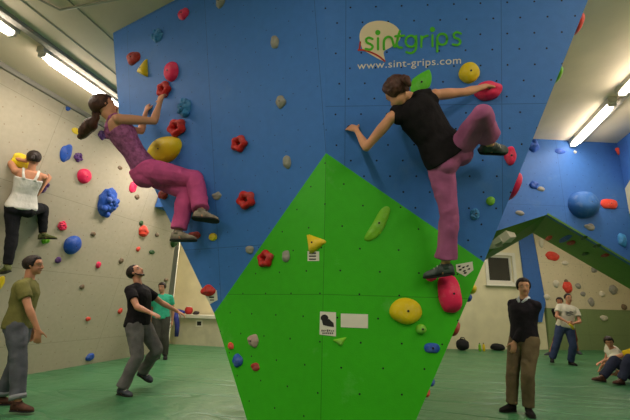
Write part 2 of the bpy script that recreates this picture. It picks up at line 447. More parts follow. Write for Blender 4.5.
# ------------------------------------------------------------------ the prow
prow = empty('climbing_wall', V3((A.x, A.y+0.6, 0)), 'big overhanging climbing wall, blue above and a green wedge below, with a printed logo', 'climbing wall'); prow['root'] = 1
K = BL.px(119, 115)
ext = V3((0, 1.5, 0))
kR = BR.px(588, 0); kRd = (kR-Cp); t = (H-Cp.z)/kRd.z; kTop = Cp+kRd*t
P1c = P1.copy()
bRt = GR.px(416, 420); dd = bRt-Cp; gRb = Cp+dd*((0-Cp.z)/dd.z)
bLt = GL.px(247, 420); dd = bLt-Bp; gLb = Bp+dd*((0-Bp.z)/dd.z)
rt = V3(RT)
th = 0.03
def face(nm, P, pts, m, e=None):
    mb = MB(); mb.prism(pts, -P.n*th if e is None else e)
    o = build(mb, nm, m, prow, False); uvfill(o, P); return o
face('blue_panel', BL, [P1c, K, Bp, A, rt], M_blueL)
face('blue_panel', BR, [rt, A, Cp, kTop], M_blueR)
face('green_panel', GL, [A, Bp, gLb, G], M_green)
face('green_panel', GR, [A, G, gRb, Cp], M_green)
# sides and back closing the hollow box
def side(nm, P, pts, m):
    mb = MB(); mb.prism(pts, -P.n*0.02); o = build(mb, nm, m, prow, False); uvfill(o, P)
for (a, b, m_) in ((P1c, K, M_blueL), (K, Bp, M_blueL), (Bp, gLb, M_green), (kTop, Cp, M_blueR), (Cp, gRb, M_green)):
    nn = (b-a).cross(ext).normalized()
    mid = (a+b)/2
    if nn.dot(mid-(A+V3((0, .4, -.3)))) < 0: nn = -nn
    Pn = Pl(a, nn); Pn.n = nn
    i = -nn*0.02
    mb = MB(); mb.prism([a+V3((0, 0.0, 0)), b, b+ext, a+ext], i)
    o = build(mb, 'side_panel', m_, prow, False); uvfill(o, Pn)
mb = MB(); mb.prism([p+ext for p in (P1c, K, Bp, gLb, G+V3((0, 0.3, 0)), gRb, Cp, kTop)], V3((0, 0.03, 0)))
build(mb, 'back_panel', M_beam, prow, False)

# logo on the right-hand blue panel, drawn as painted strokes lying on the board
def onBR(x, y, off=0.002): return BR.px(x, y, off)
def zp(x, y): return (350+x/5.25, 15+y/5.25)
def spline(pts, n=7):
    if len(pts) < 3: return pts
    out = []
    P = [pts[0]]+list(pts)+[pts[-1]]
    for i in range(1, len(P)-2):
        for k in range(n):
            t = k/n
            q = []
            for a in (0, 1):
                p0, p1, p2, p3 = P[i-1][a], P[i][a], P[i+1][a], P[i+2][a]
                q.append(0.5*((2*p1)+(-p0+p2)*t+(2*p0-5*p1+4*p2-p3)*t*t+(-p0+3*p1-3*p2+p3)*t*t*t))
            out.append(tuple(q))
    out.append(pts[-1]); return out
def stroke(mb, pts, w, off, smooth=True):
    """a flat painted stroke with round ends"""
    if smooth: pts = spline(pts)
    L, Rr = [], []
    n = len(pts)
    for i, p in enumerate(pts):
        a = pts[max(i-1, 0)]; b = pts[min(i+1, n-1)]
        dx, dy = b[0]-a[0], b[1]-a[1]; q = math.hypot(dx, dy) or 1
        nx, ny = -dy/q*w/2, dx/q*w/2
        L.append((p[0]+nx, p[1]+ny)); Rr.append((p[0]-nx, p[1]-ny))
    vs = []
    for a, b in zip(L, Rr):
        vs += [onBR(*zp(*a), off), onBR(*zp(*b), off)]
    mb.add(vs, [(2*i, 2*i+1, 2*i+3, 2*i+2) for i in range(n-1)])
    for p in (pts[0], pts[-1]): disc(mb, p, w/2, off+0.0002)
def disc(mb, p, r, off):
    vs = [onBR(*zp(p[0]+r*math.cos(t), p[1]+r*math.sin(t)), off) for t in [2*math.pi*i/14 for i in range(14)]]
    mb.add(vs, [tuple(range(14))])
def flat(mb, pts, off): mb.add([onBR(*zp(*p), off) for p in pts], [tuple(range(len(pts)))])
M_lw = mat('cream logo paint', (222, 205, 172), 0.6, 0.02); M_lg = mat('green logo paint', (74, 176, 30), 0.6, 0.03)
M_lr = mat('red logo paint', (176, 52, 40), 0.6, 0.03); M_url = mat('pale lettering', (226, 218, 196), 0.6, 0.02)
mb = MB()
bub = spline([(52, 140), (50, 105), (62, 72), (92, 44), (135, 31), (180, 32), (222, 46), (252, 70), (266, 100), (262, 128), (240, 152), (210, 172), (182, 188), (176, 202)], 5)+[(186, 244), (160, 236), (110, 208), (66, 182)]
flat(mb, bub, 0.0015)
o = build(mb, 'speech_bubble', M_lw, prow, False)
mb = MB(); stroke(mb, [(44, 184), (70, 184), (110, 196), (150, 216), (182, 242)], 9, 0.003); stroke(mb, [(54, 142), (50, 178)], 9, 0.0032, False)
build(mb, 'swoosh', M_lr, prow, False)
mb = MB(); W9 = 12.5; k = 0
def st(pts, sm=True, w=W9):
    global k
    k += 1; stroke(mb, pts, w, 0.004+0.0004*(k % 7), sm)
st([(118, 126), (100, 119), (85, 128), (90, 145), (108, 153), (119, 166), (108, 181), (82, 178)])
st([(147, 122), (147, 180)], False); disc(mb, (146, 92), 14, 0.005)
st([(178, 180), (178, 140), (186, 122), (202, 114), (218, 122), (226, 145), (232, 166), (240, 160), (250, 130)])
st([(262, 84), (252, 115), (246, 150), (254, 168), (272, 171)]); st([(238, 112), (284, 108)], False)
st([(346, 137), (340, 117), (320, 108), (300, 117), (292, 138), (300, 158), (320, 167), (339, 158), (346, 137)])
st([(347, 110), (348, 160), (342, 186), (320, 200), (296, 194)])
st([(374, 168), (374, 112)], False); st([(374, 140), (382, 118), (408, 108)])
st([(433, 106), (433, 164)], False); disc(mb, (433, 76), 14, 0.0052)
st([(458, 192), (458, 124)], False)
st([(510, 126), (504, 106), (484, 98), (464, 106), (458, 128), (466, 148), (485, 156), (504, 147), (510, 126)])
st([(582, 98), (562, 90), (545, 100), (550, 118), (570, 126), (580, 142), (566, 157), (540, 154)])
build(mb, 'logo_lettering', M_lg, prow, False)
# web address line
fc = bpy.data.curves.new('u', 'FONT'); fc.body = 'www.sint-grips.com'; fc.size = 1; fc.offset = 0.0; fc.space_character = 1.05
fo = bpy.data.objects.new('u', fc); C.objects.link(fo); bpy.context.view_layer.update()
me = bpy.data.meshes.new_from_object(fo.evaluated_get(bpy.context.evaluated_depsgraph_get())); bpy.data.objects.remove(fo)
xs = [v.co.x for v in me.vertices]; x0, x1 = min(xs), max(xs); xh = 0.52
for v in me.vertices:
    t = (v.co.x-x0)/(x1-x0); X = 38+t*(583-38)
    Yb = 285-30*t
    q = onBR(*zp(X, Yb-v.co.y/xh*29), 0.003)
    v.co = q-prow.location
link('web_address', me, [M_url], prow, None, False)

# ------------------------------------------------------------------ ceiling strip lights
M_tube = emit('lit diffuser', (1.0, 0.90, 0.76, 1), 20.0)
M_hous = mat('light housing grey', (190, 186, 174), 0.5)
LP = 26.0
def light_fix(x, y0, y1, label, group=None, pw=1.0, cut=1.0):
    c = V3((x, (y0+y1)/2, H-0.09)); L = (y1-y0)/2
    t = empty('ceiling_light', c, label, 'ceiling light', group); t['root'] = 1
    mb = MB(); mb.box(c+V3((0, 0, 0.05)), V3((0.055, 0, 0)), V3((0, L+0.06, 0)), V3((0, 0, 0.04))); build(mb, 'housing', M_hous, t, False)
    mb = MB(); rings = []
    for k in range(9):
        s = -1+k/4; e = 1-max(0, abs(s)-0.94)*8
        rings.append([c+V3((0.065*e*math.cos(a), L*s, -0.02+0.045*e*math.sin(a)*(1 if math.sin(a) < 0 else 0.5))) for a in [2*math.pi*i/16 for i in range(16)]])
    mb.loft(rings); build(mb, 'diffuser', M_tube, t)
    for s in (-1, 1):
        mb = MB(); mb.box(c+V3((0, s*(L+0.02), -0.01)), V3((0.050, 0, 0)), V3((0, 0.014, 0)), V3((0, 0, 0.034))); build(mb, 'end_cap', M_hous, t, False)
    ld = bpy.data.lights.new('tube_light', 'AREA'); ld.shape = 'RECTANGLE'; ld.size = 0.12; ld.size_y = (y1-y0)*cut; ld.energy = LP*pw; ld.color = (1.0, 0.88, 0.74)
    lo = bpy.data.objects.new('tube_light', ld); C.objects.link(lo); lo.parent = t; lo.location = (0, 0, -0.075)
light_fix(-4.43, 3.24, 4.5, 'long lit strip light on the ceiling, the full one above the pale left wall')
light_fix(-4.43, 1.55, 2.82, 'strip light at the top left edge of the photo, only its end showing')
light_fix(2.89, 6.01, 7.46, 'whole lit strip light on the ceiling at the right, before the blue arch wall', None, 0.5, 0.5)
light_fix(2.89, 4.2, 5.68, 'strip light cut off by the right edge of the photo')
for x, y in ((-4.43, -0.3), (-4.43, -2.0), (-0.9, 0.2), (-0.9, -1.8), (2.89, 2.4), (2.89, 0.4), (2.89, -1.6)):
    light_fix(x, y-0.65, y+0.65, 'ceiling strip light of the front rows, above and behind the viewer', 'front rows of strip lights')
for x, y in ((-4.43, 6.4), (-4.0, 9.6), (-5.4, 10.0), (-0.9, 9.0), (2.6, 9.9), (2.3, 12.3), (5.6, 10.6), (5.6, 13.2)):  # the third is added to brighten the alcove; left-hand ones boosted for it too
    light_fix(x, y-0.65, y+0.65, 'far-row ceiling strip light, or one added to brighten the alcove, hidden behind the climbing walls', 'far rows of strip lights', 2.2 if x < -3 else 1.0)
# rail that carries the left row, and thin conduits
mb = MB(); mb.box((-4.30, 3.2, H-0.025), V3((0.045, 0, 0)), V3((0, 7, 0)), V3((0, 0, 0.025)))
o = build(mb, 'light_rail', M_beam, smooth=False); tag(o, 'grey trunking rail on the ceiling along the left row of lights', 'rail')
mb = MB(); mb.box((3.02, 3.2, H-0.03), V3((0.03, 0, 0)), V3((0, 5, 0)), V3((0, 0, 0.03)))
o = build(mb, 'light_rail', M_beam, smooth=False); tag(o, 'thin trunking rail on the ceiling beside the right row of lights', 'rail')
M_pipe = mat('conduit', (170, 165, 150), 0.4)
for i, x in enumerate((-3.95, -3.45)):
    mb = MB(); mb.box((x, 3.2, H-0.003), V3((0.008, 0, 0)), V3((0, 6, 0)), V3((0, 0, 0.003)))
    o = build(mb, 'trim_%d' % (3+i), M_beam, smooth=False); o['kind'] = 'structure'
mb = MB(); mb.tube([hit(20, -10, (0, 0, H-.02), Z), hit(60, 10, (0, 0, H-.02), Z), hit(135, -4, (0, 0, H-.02), Z), hit(200, -30, (0, 0, H-.02), Z)], 0.012)
o = build(mb, 'conduit', M_pipe); tag(o, 'thin pale conduit crossing the ceiling above the left of the blue wall', 'pipe')

# ------------------------------------------------------------------ bench with things on it
fy = floorpt(205, 346).y
bt = hit(195, 315, (0, fy, 0), V3((0, 1, 0))).z
bench = empty('bench', V3((-5.2, fy+0.35, 0)), 'low white concrete counter at the back left under the blue overhang', 'counter'); bench['root'] = 1
mb = MB(); mb.box((-5.85, fy+0.35, (bt-0.09)/2), V3((2.15, 0, 0)), V3((0, 0.33, 0)), V3((0, 0, (bt-0.09)/2))); build(mb, 'body', M_conc, bench, False)
mb = MB(); mb.box((-5.88, fy+0.34, bt-0.045), V3((2.2, 0, 0)), V3((0, 0.38, 0)), V3((0, 0, 0.045))); build(mb, 'counter_top', M_white, bench, False)
# ------------------------------------------------------------------ climbing holds
HC = {'domeblue': (48, 100, 170), 'red': (196, 34, 30), 'coral': (225, 70, 52), 'pink': (236, 40, 92), 'yellow': (226, 196, 20), 'blue': (36, 82, 176), 'lightblue': (58, 132, 190),
      'green': (92, 196, 40), 'darkgreen': (44, 84, 40), 'grey': (150, 146, 136), 'purple': (92, 52, 120), 'brown': (120, 98, 76), 'white': (214, 206, 186),
      'darkred': (166, 46, 38), 'dark': (52, 46, 48), 'limegreen': (120, 190, 40), 'beige': (176, 150, 140)}
def hmat(c):
    k = 'hold resin '+c
    if k in MC: return MC[k]
    q = NT(k); tc = q.n('ShaderNodeTexCoord')
    nz = q.n('ShaderNodeTexNoise'); nz.inputs['Scale'].default_value = 9; nz.inputs['Detail'].default_value = 8; nz.inputs['Roughness'].default_value = 0.7
    q.l(tc.outputs['Object'], nz.inputs['Vector'])
    r = q.n('ShaderNodeValToRGB'); r.color_ramp.elements[0].position = 0.5; r.color_ramp.elements[1].position = 0.8
    q.l(nz.outputs['Fac'], r.inputs[0])
    b0 = lin(HC[c])
    col = q.mix(q.math('MULTIPLY', r.outputs[0], 0.4), b0, tuple(0.5*x+0.4 for x in b0[:3])+(1,))
    q.l(col, q.b.inputs['Base Color']); q.b.inputs['Roughness'].default_value = 0.62; q.b.inputs['Specular IOR Level'].default_value = 0.3
    n2 = q.n('ShaderNodeTexNoise'); n2.inputs['Scale'].default_value = 120; q.l(tc.outputs['Object'], n2.inputs['Vector'])
    b = q.n('ShaderNodeBump'); b.inputs['Strength'].default_value = 0.4; b.inputs['Distance'].default_value = 0.004
    q.l(n2.outputs['Fac'], b.inputs['Height']); q.l(b.outputs[0], q.b.inputs['Normal'])
    MC[k] = q.m; return q.m
M_bolt = mat('steel bolt', (60, 58, 56), 0.4, metal=0.8)
nh = [0]
def hold(P, kind, col, x, y, w, h, label, rot=0.0, dep_=None, group=None, name='climbing_hold', off=0.0):
    nh[0] += 1; sd = nh[0]*7.31
    c0 = P.px(x, y, off) if not isinstance(P, tuple) else None
    def sc(d):
        a = proj(c0-d*0.02); b = proj(c0+d*0.02); return math.hypot(a[0]-b[0], a[1]-b[1])/0.04
    hw = w/2/sc(P.u); hh = h/2/sc(P.v)
    cr, sr_ = math.cos(rot), math.sin(rot)
    uu = P.u*cr+P.v*sr_; vv = -P.u*sr_+P.v*cr
    ht = dep_ if dep_ else {'dome': 0.62, 'rock': 0.6, 'ring': 0.5, 'knob': 0.6, 'leaf': 0.35, 'tri': 0.7, 'bar': 0.7, 'chip': 0.6, 'flat': 0.3}.get(kind, 0.55)*min(hw, hh)
    mb = MB(); N = 28; M = 10
    if min(w, h) < 7: N, M = 14, 6
    def rf(t):
        if kind == 'slab': return 0.9*(abs(math.cos(t))**3.2+abs(math.sin(t))**3.2)**(-1/3.2)*(1+0.08*noise.noise(V3((math.cos(t)*2, math.sin(t)*2, sd))))
        if kind == 'leaf': return (abs(math.cos(t))**1.35+abs(math.sin(t))**1.35)**(-1/1.35)
        if kind == 'star': return 1+0.28*math.cos(5*t+sd)
        if kind == 'tri':
            k = (t+math.pi/2) % (2*math.pi/3)-math.pi/3
            return min(1.25, 0.68/math.cos(k))
        if kind == 'bar': return 1+0.12*math.cos(2*t)+0.1*noise.noise(V3((math.cos(t)*1.5, math.sin(t)*1.5, sd)))
        if kind in ('rock', 'chip'): return 1+0.28*noise.noise(V3((math.cos(t)*1.2, math.sin(t)*1.2, sd)))
        if kind == 'flat': return 1+0.18*noise.noise(V3((math.cos(t)*1.3, math.sin(t)*1.3, sd)))
        return 1+0.08*noise.noise(V3((math.cos(t), math.sin(t), sd)))
    if kind == 'ring':
        # a flower-like ring jug: five lobes round a hollow
        NT_ = 40; m_ = 12; rings = []
        for i in range(NT_):
            t = 2*math.pi*i/NT_; lob = 1+0.13*math.cos(5*t+sd)
            Rm = 0.62*lob; rm = 0.37*(1+0.10*math.cos(5*t+sd))
            ring = []
            for j in range(m_):
                a = 2*math.pi*j/m_
                rr = Rm+rm*math.cos(a); hz = max(-0.05, 0.25+0.75*math.sin(a)*1.0)
                ring.append(c0+uu*(rr*math.cos(t)*hw)+vv*(rr*math.sin(t)*hh)+P.n*(hz*ht*1.3))
            rings.append(ring)
        vs = [p for r in rings for p in r]; fs = []
        for i in range(NT_):
            for j in range(m_):
                a, b = (i+1) % NT_, (j+1) % m_
                fs.append((i*m_+j, a*m_+j, a*m_+b, i*m_+b))
        mb.add(vs, fs)
        mb.prism([c0+uu*(0.5*hw*math.cos(a))+vv*(0.5*hh*math.sin(a))-P.n*0.004 for a in [2*math.pi*i/20 for i in range(20)]], P.n*(0.010))
        bh = 0.012
    else:
        rings = []
        for k in range(M+1):
            a = (math.pi/2)*k/M
            rad = math.cos(a)**(0.75 if kind in ('dome', 'flat') else 0.9); hz = math.sin(a)
            if k == M: rad = 0.02
            ring = []
            for i in range(N):
                t = 2*math.pi*i/N; r = rf(t)*rad
                x_, y_ = r*math.cos(t), r*math.sin(t)
                z_ = hz
                if kind in ('rock', 'chip', 'flat', 'bar'):
                    z_ *= 1+0.35*noise.noise(V3((x_*1.8, y_*1.8, sd)))
                if kind == 'tri': z_ *= 0.75-0.5*y_
                if kind == 'bar': y_ += 0.16*math.sin(x_*2.5+sd); z_ *= 0.8
                if kind == 'leaf': z_ *= 0.9; x_ += 0.18*math.sin(y_*2)
                if kind == 'knob':
                    cel = noise.voronoi(V3((x_*2.6, y_*2.6*hh/hw, sd)))[0][0]
                    q = 1+0.22*(0.55-cel*1.4); x_ *= q; y_ *= q; z_ *= 1+0.55*(0.5-cel*1.5)
                if kind == 'dome': z_ *= 1+0.08*noise.noise(V3((x_*1.5, y_*1.5, sd)))
                ring.append(c0+uu*(x_*hw)+vv*(y_*hh)+P.n*(z_*ht))
            if k == 0: rings.append([p-P.n*0.004 for p in ring])
            rings.append(ring)
        mb.loft(rings)
        if kind == 'knob' and min(w, h) > 6:
            rnd = random.Random(int(sd*10))
            for i in range(16 if min(w, h) > 8 else 9):
                t = rnd.uniform(0, 6.28); r = math.sqrt(rnd.uniform(0.0, 0.8))
                zz = math.sqrt(max(0, 1-r*r))
                q = c0+uu*(r*math.cos(t)*hw)+vv*(r*math.sin(t)*hh)+P.n*(zz*ht*0.75)
                s = 0.25*min(hw, hh)*rnd.uniform(.8, 1.25); mb.ball(q, s, 10, 7)
        bh = ht*(1.0 if kind != 'tri' else 0.75)
    o = build(mb, name, hmat(col), None, True, c0)
    tag(o, label, 'climbing hold', group)
    if min(w, h) >= 9.5:
        mb = MB(); b = c0+P.n*(bh-0.004); br_ = 0.008
        mb.prism([b+uu*(br_*math.cos(a))+vv*(br_*math.sin(a)) for a in [2*math.pi*i/10 for i in range(10)]], P.n*0.008)
        ob = build(mb, 'bolt', M_bolt, o, False); ob['label'] = 'dark bolt head in the middle of the hold'
    return o, c0, ht

# --- blue panels
hold(BL, 'rock', 'darkred', 134, 58, 13, 14, 'dark red rounded hold near the upper left corner of the blue wall')
hold(BL, 'tri', 'yellow', 144, 69, 12, 17, 'yellow pointed hold touching the dark red one near the upper left corner', rot=0.5)
hold(BL, 'knob', 'lightblue', 158, 36, 11, 13, 'pale blue bumpy hold high on the left, above the yellow pointed one')
hold(BL, 'rock', 'pink', 184, 14, 11, 11, 'small square pink hold near the top edge of the blue wall')
hold(BL, 'rock', 'grey', 221, 2, 10, 11, 'grey hold at the very top edge of the photo')
hold(BL, 'dome', 'pink', 172, 72, 14, 19, 'smooth pink oval hold above the left climber\'s hand')
h_red1 = hold(BL, 'ring', 'red', 165, 90, 13, 15, 'red ring hold gripped by the climber in the purple top')
hold(BL, 'knob', 'lightblue', 185, 108, 13, 18, 'pale blue bumpy hold between two red ring holds right of the left climber')
hold(BL, 'ring', 'red', 178, 128, 17, 17, 'red flower-shaped ring hold above the big yellow one')
hold(BL, 'dome', 'yellow', 165, 150, 34, 26, 'big yellow rounded hold behind the left climber\'s waist')
hold(BL, 'rock', 'grey', 275, 42, 8, 14, 'upright grey hold high on the blue wall left of the logo')
hold(BL, 'rock', 'grey', 281, 102, 10, 13, 'grey hold in the middle of the blue wall, second down in its column')
hold(BL, 'ring', 'red', 240, 144, 15, 16, 'red ring hold on blue, the upper of the two right of the left climber\'s legs')
hold(BL, 'rock', 'grey', 287, 162, 8, 13, 'chalky grey hold just left of the top of the green wedge')
hold(BL, 'ring', 'red', 247, 200, 17, 18, 'red flower-shaped hold on blue, left of the slanting green edge')
hold(BL, 'rock', 'grey', 217, 196, 9, 8, 'small grey hold right of the left climber\'s knee')
hold(BL, 'dome', 'yellow', 213, 237, 8, 8, 'small round yellow hold below the left climber\'s shoe')
hold(BL, 'rock', 'grey', 249.5, 250, 9, 8, 'small grey hold beside the red ring at the green edge')
h_foot1 = hold(BL, 'rock', 'darkred', 194, 236, 13, 9, 'dark red foothold under the toes of the left climber')
hold(BL, 'rock', 'darkred', 163, 195, 10, 9, 'dull red hold in shade behind the left climber\'s legs')
h_redlab = hold(BL, 'rock', 'red', 208, 291, 15, 11, 'wide red hold at the lower left tip of the blue wall above a white tag')
hold(BR, 'leaf', 'green', 421, 83, 19, 31, 'bright green leaf-shaped hold behind the woman in black', rot=-0.45)
hold(BR, 'dome', 'yellow', 469, 73, 21, 21, 'round yellow hold above the outstretched right arm')
h_pinkR = hold(BR, 'flat', 'pink', 487, 91, 29, 19, 'wide pink hold gripped by the woman in black', rot=0.3, dep_=0.06)
h_pinkF = hold(BR, 'rock', 'pink', 510, 156, 12, 18, 'pink foothold under the raised right shoe of the woman in black')
hold(BR, 'dome', 'limegreen', 490.5, 201, 9, 9, 'small round green hold near the right edge of the blue wall')
hold(BR, 'knob', 'lightblue', 475, 214, 10, 12, 'pale blue bumpy hold below the small round green one')
h_handL = hold(BR, 'chip', 'dark', 350, 128, 6, 6, 'small dark edge under the left fingertips of the woman in black')
# --- green wedge
hold(GL, 'ring', 'red', 266.5, 259, 14, 17, 'red ring hold on the green wedge close to its slanting left edge')
hold(GL, 'rock', 'grey', 286, 256, 8, 12, 'chalky grey hold on green between the red ring and the yellow wedge hold')
hold(GL, 'tri', 'yellow', 315, 243, 19, 18, 'yellow triangular hold on the green wedge above a white tag', rot=-0.35)
hold(GL, 'rock', 'beige', 253.5, 341, 11, 13, 'beige two-holed hold low on the left of the green wedge')
hold(GL, 'rock', 'coral', 231, 346, 6, 7, 'small orange hold at the left edge of the green wedge')
hold(GL, 'rock', 'blue', 238, 361, 9, 13, 'blue hold low at the left edge of the green wedge')
hold(GL, 'rock', 'darkred', 255.5, 367, 9, 8, 'small dark red hold below the beige one on green')
hold(GR, 'bar', 'limegreen', 378, 224, 38, 14, 'long green bar hold slanting across the green wedge', rot=0.98)
h_yel = hold(GR, 'dome', 'yellow', 406, 311, 32, 26, 'big yellow bowl-like hold in the middle of the green wedge')
h_pinkB = hold(GR, 'slab', 'pink', 449, 294, 24, 41, 'large pink slab hold below the standing foot of the woman in black', rot=0.12, dep_=0.09)
h_pinkS = hold(GR, 'rock', 'pink', 431, 277, 11, 9, 'small pink hold under the toes of the standing foot')
hold(GR, 'dome', 'limegreen', 421, 329, 11, 10, 'dusty green round hold below right of the big yellow one', dep_=0.04)
hold(GR, 'slab', 'blue', 432, 348, 17, 11, 'flat blue hold low on the right of the green wedge')
hold(GR, 'tri', 'limegreen', 340, 341, 13, 8, 'small pale green wedge hold under the printed paper', rot=0.2)

# --- holds on the hidden right side of the prow, seen edge-on past its rim
def rim(a, b, y):
    """point on the rim a-b at image height y"""
    lo, hi = 0.0, 1.0
    for _ in range(40):
        t = (lo+hi)/2; yy = proj(a.lerp(b, t))[1]
        if yy < y: lo = t
        else: hi = t
    return a.lerp(b, lo)
def rimhold(a, b, y, w, h, col, label, back=0.09, ln=1.0):
    p = rim(a, b, y); d = (b-a).normalized()
    nn = d.cross(ext).normalized()
    if nn.x < 0: nn = -nn
    s = p.length and f/proj(p)[2]
    mb = MB(); c = p+V3((0, back, 0))+nn*0.004
    hl = h/s/2; hw = w/s; rings = []
    for k in range(9):
        a_ = math.pi/2*k/8; rr = max(0.03, math.cos(a_)**0.8)
        rings.append([c+d*(hl*rr*math.cos(t)*(1+0.15*noise.noise(V3((t, y, 0)))))+V3((0, 1, 0))*(back*0.85*rr*math.sin(t))+nn*(hw*math.sin(a_)*0.75) for t in [2*math.pi*i/18 for i in range(18)]])
    mb.loft([[q-nn*0.012 for q in rings[0]]]+rings)
    o = build(mb, 'climbing_hold', hmat(col), None, True, c); tag(o, label, 'climbing hold'); return o
rimhold(kTop, Cp, 16, 6, 20, 'coral', 'red hold sticking out past the top right rim of the blue wall')
rimhold(kTop, Cp, 68, 5, 14, 'limegreen', 'green hold on the right rim of the blue wall against the ceiling')
rimhold(kTop, Cp, 180, 9, 30, 'pink', 'long pink hold sticking out past the right rim beside the raised foot', back=0.14)
rimhold(Cp, gRb, 288, 6, 11, 'yellow', 'small yellow hold on the right rim of the green wedge')
rimhold(Cp, gRb, 297, 5, 9, 'blue', 'small blue hold on the right rim just below the yellow one')
rimhold(Cp, gRb, 329, 6, 16, 'darkred', 'dark red hold on the right rim of the green wedge, at mid height')
rimhold(Cp, gRb, 384, 4, 8, 'blue', 'tiny blue hold low on the right rim of the green wedge')
rimhold(Cp, gRb, 395, 4, 8, 'coral', 'tiny red hold low on the right rim, under the tiny blue one')

# --- left wall
L = [('flat', 'blue', 66, 153, 12, 18, 'smooth blue oval hold, upper of two blue ones right of the left-wall climber'),
 ('knob', 'purple', 78, 157, 9, 9, 'small purple knobbly hold right beside the blue oval'),
 ('flat', 'yellow', 76, 131, 9, 6, 'small flat yellow hold under the ponytail of the purple-top climber'),
 ('knob', 'purple', 102, 135, 9, 9, 'small purple knobbly hold just behind the back of the purple-top climber'),
 ('dome', 'blue', 68, 108, 5, 6, 'tiny round blue hold right under the top edge of the pale wall'),
 ('dome', 'pink', 84, 176, 14, 15, 'round pink hold on the pale wall below the purple knob'),
 ('knob', 'blue', 107, 202, 18, 29, 'large knobbly blue hold in the middle of the pale wall'),
 ('knob', 'pink', 62, 226, 9, 10, 'small knobbly pink hold above the round blue one'),
 ('dome', 'blue', 72, 245, 16, 20, 'round blue hold, the lower one right of the left-wall climber'),
 ('chip', 'purple', 58, 260, 6, 7, 'tiny dark purple hold below left of the round blue one'),
 ('chip', 'pink', 98, 265, 5, 7, 'tiny pink hold left of the head of the man in black'),
 ('chip', 'brown', 120, 168, 5, 4, 'tiny brown chip behind the hips of the purple-top climber'),
 ('chip', 'brown', 93, 234, 5, 5, 'tiny brown chip below the large knobbly blue hold'),
 ('chip', 'brown', 137, 197, 5, 5, 'tiny brown hold under the bright pink one'),
 ('flat', 'pink', 133, 187, 8, 12, 'bright pink hold at the left of the pink trousers'),
 ('chip', 'coral', 138.5, 182, 4, 5, 'tiny coral hold against the bright pink one'),
 ('rock', 'coral', 143, 231, 10, 11, 'coral hold above the face of the man in black'),
 ('chip', 'darkgreen', 141, 223, 4, 5, 'tiny dark green chip just above the coral hold'),
 ('chip', 'coral', 138, 249, 4, 5, 'tiny coral dot directly over the man in black'),
 ('chip', 'darkgreen', 152, 252, 6, 5, 'small dark green hold right of the raised face'),
 ('rock', 'darkgreen', 174, 243, 6, 10, 'dark green hold at the far edge of the pale wall'),
 ('chip', 'brown', 157, 235, 4, 4, 'tiny brown chip right of the coral hold'),
 ('knob', 'purple', 44, 184, 9, 19, 'long purple knobbly hold under the right hand of the left-wall climber'),
 ('flat', 'yellow', 22, 161, 22, 15, 'large yellow hold behind the head of the left-wall climber'),
 ('flat', 'yellow', 0, 283, 9, 15, 'yellow hold cut by the left edge of the photo'),
 ('rock', 'limegreen', 46, 239, 8, 10, 'small green foothold under the raised shoe of the left-wall climber'),
 ('chip', 'brown', 121, 261, 4, 6, 'tiny dark chip left of the bearded man\'s head'),
 ('chip', 'brown', 82, 287, 5, 5, 'tiny dark chip low on the pale wall, left of the man in black'),
 ('chip', 'coral', 88, 319, 5, 5, 'tiny coral dot low on the pale wall'),
 ('chip', 'coral', 120, 311, 4, 6, 'tiny coral dot at the elbow of the man in black'),
 ('rock', 'blue', 90, 357, 9, 8, 'blue hold at the foot of the pale wall just above the mat'),
 ('chip', 'brown', 166, 280, 4, 4, 'tiny brown chip beside the person in teal')]
for k, c, x, y, w, h, lb in L: hold(LW, k, c, x, y, w, h, lb)

# --- arch wall and its lining
for k, c, x, y, w, h, lb in [('dome', 'domeblue', 582, 205, 29, 26, 'big blue domed hold on the arch wall'),
 ('slab', 'coral', 609, 204, 18, 11, 'red block hold right of the big blue dome'),
 ('rock', 'coral', 619.5, 151, 8, 8, 'small red hold high at the right on the arch wall'),
 ('rock', 'blue', 533, 146, 12, 12, 'dark blue hold beside the rim of the prow, high on the arch wall'),
 ('flat', 'blue', 560, 151, 12, 6, 'flat blue hold just under the ceiling line of the arch wall'),
 ('rock', 'blue', 534, 185, 9, 8, 'blue hold beside a small grey one on the arch wall'),
 ('chip', 'grey', 541, 189, 7, 5, 'small grey hold touching the blue one on the arch wall'),
 ('rock', 'grey', 520, 213, 9, 5, 'grey hold above the left slope of the arch'),
 ('rock', 'grey', 590, 227, 10, 7, 'grey hold below the big blue dome'),
 ('rock', 'lightblue', 622, 240, 9, 14, 'pale blue hold low at the right of the arch wall'),
 ('chip', 'white', 575, 152, 3, 3, 'tiny white dot of a hold under the ceiling')]:
    hold(AR, k, c, x, y, w, h, lb, dep_=0.24 if w > 25 else None)
def lining(q4): 
    nn = (q4[1]-q4[0]).cross(q4[3]-q4[0]).normalized()
    return Pl(q4[0], nn)
LNr = lining((ap, ip, irz, arz)); LNl = lining((ap, alz, ilz, ip))
for P, k, c, x, y, w, h, lb in [(LNr, 'rock', 'coral', 549, 238, 7, 5, 'orange red hold at the peak of the green tunnel lining'),
 (LNr, 'flat', 'blue', 565, 239, 14, 6, 'flat blue hold on the green tunnel lining'),
 (LNr, 'rock', 'darkred', 571, 243, 8, 6, 'dark red hold against the flat blue one on the lining'),
 (LNr, 'chip', 'darkgreen', 584, 238, 8, 4, 'dark hold on the lining, right of the flat blue one'),
 (LNr, 'chip', 'darkgreen', 597, 246, 8, 5, 'dark green hold further down the right slope of the lining'),
 (LNr, 'chip', 'darkgreen', 585, 254, 7, 4, 'dark hold at the lower border of the lining'),
 (LNr, 'rock', 'darkred', 605, 255.5, 8, 5, 'dark red hold low on the right slope of the lining'),
 (LNl, 'chip', 'coral', 513, 233, 6, 5, 'small red hold at the end of the long grey block')]:
    hold(P, k, c, x, y, w, h, lb)
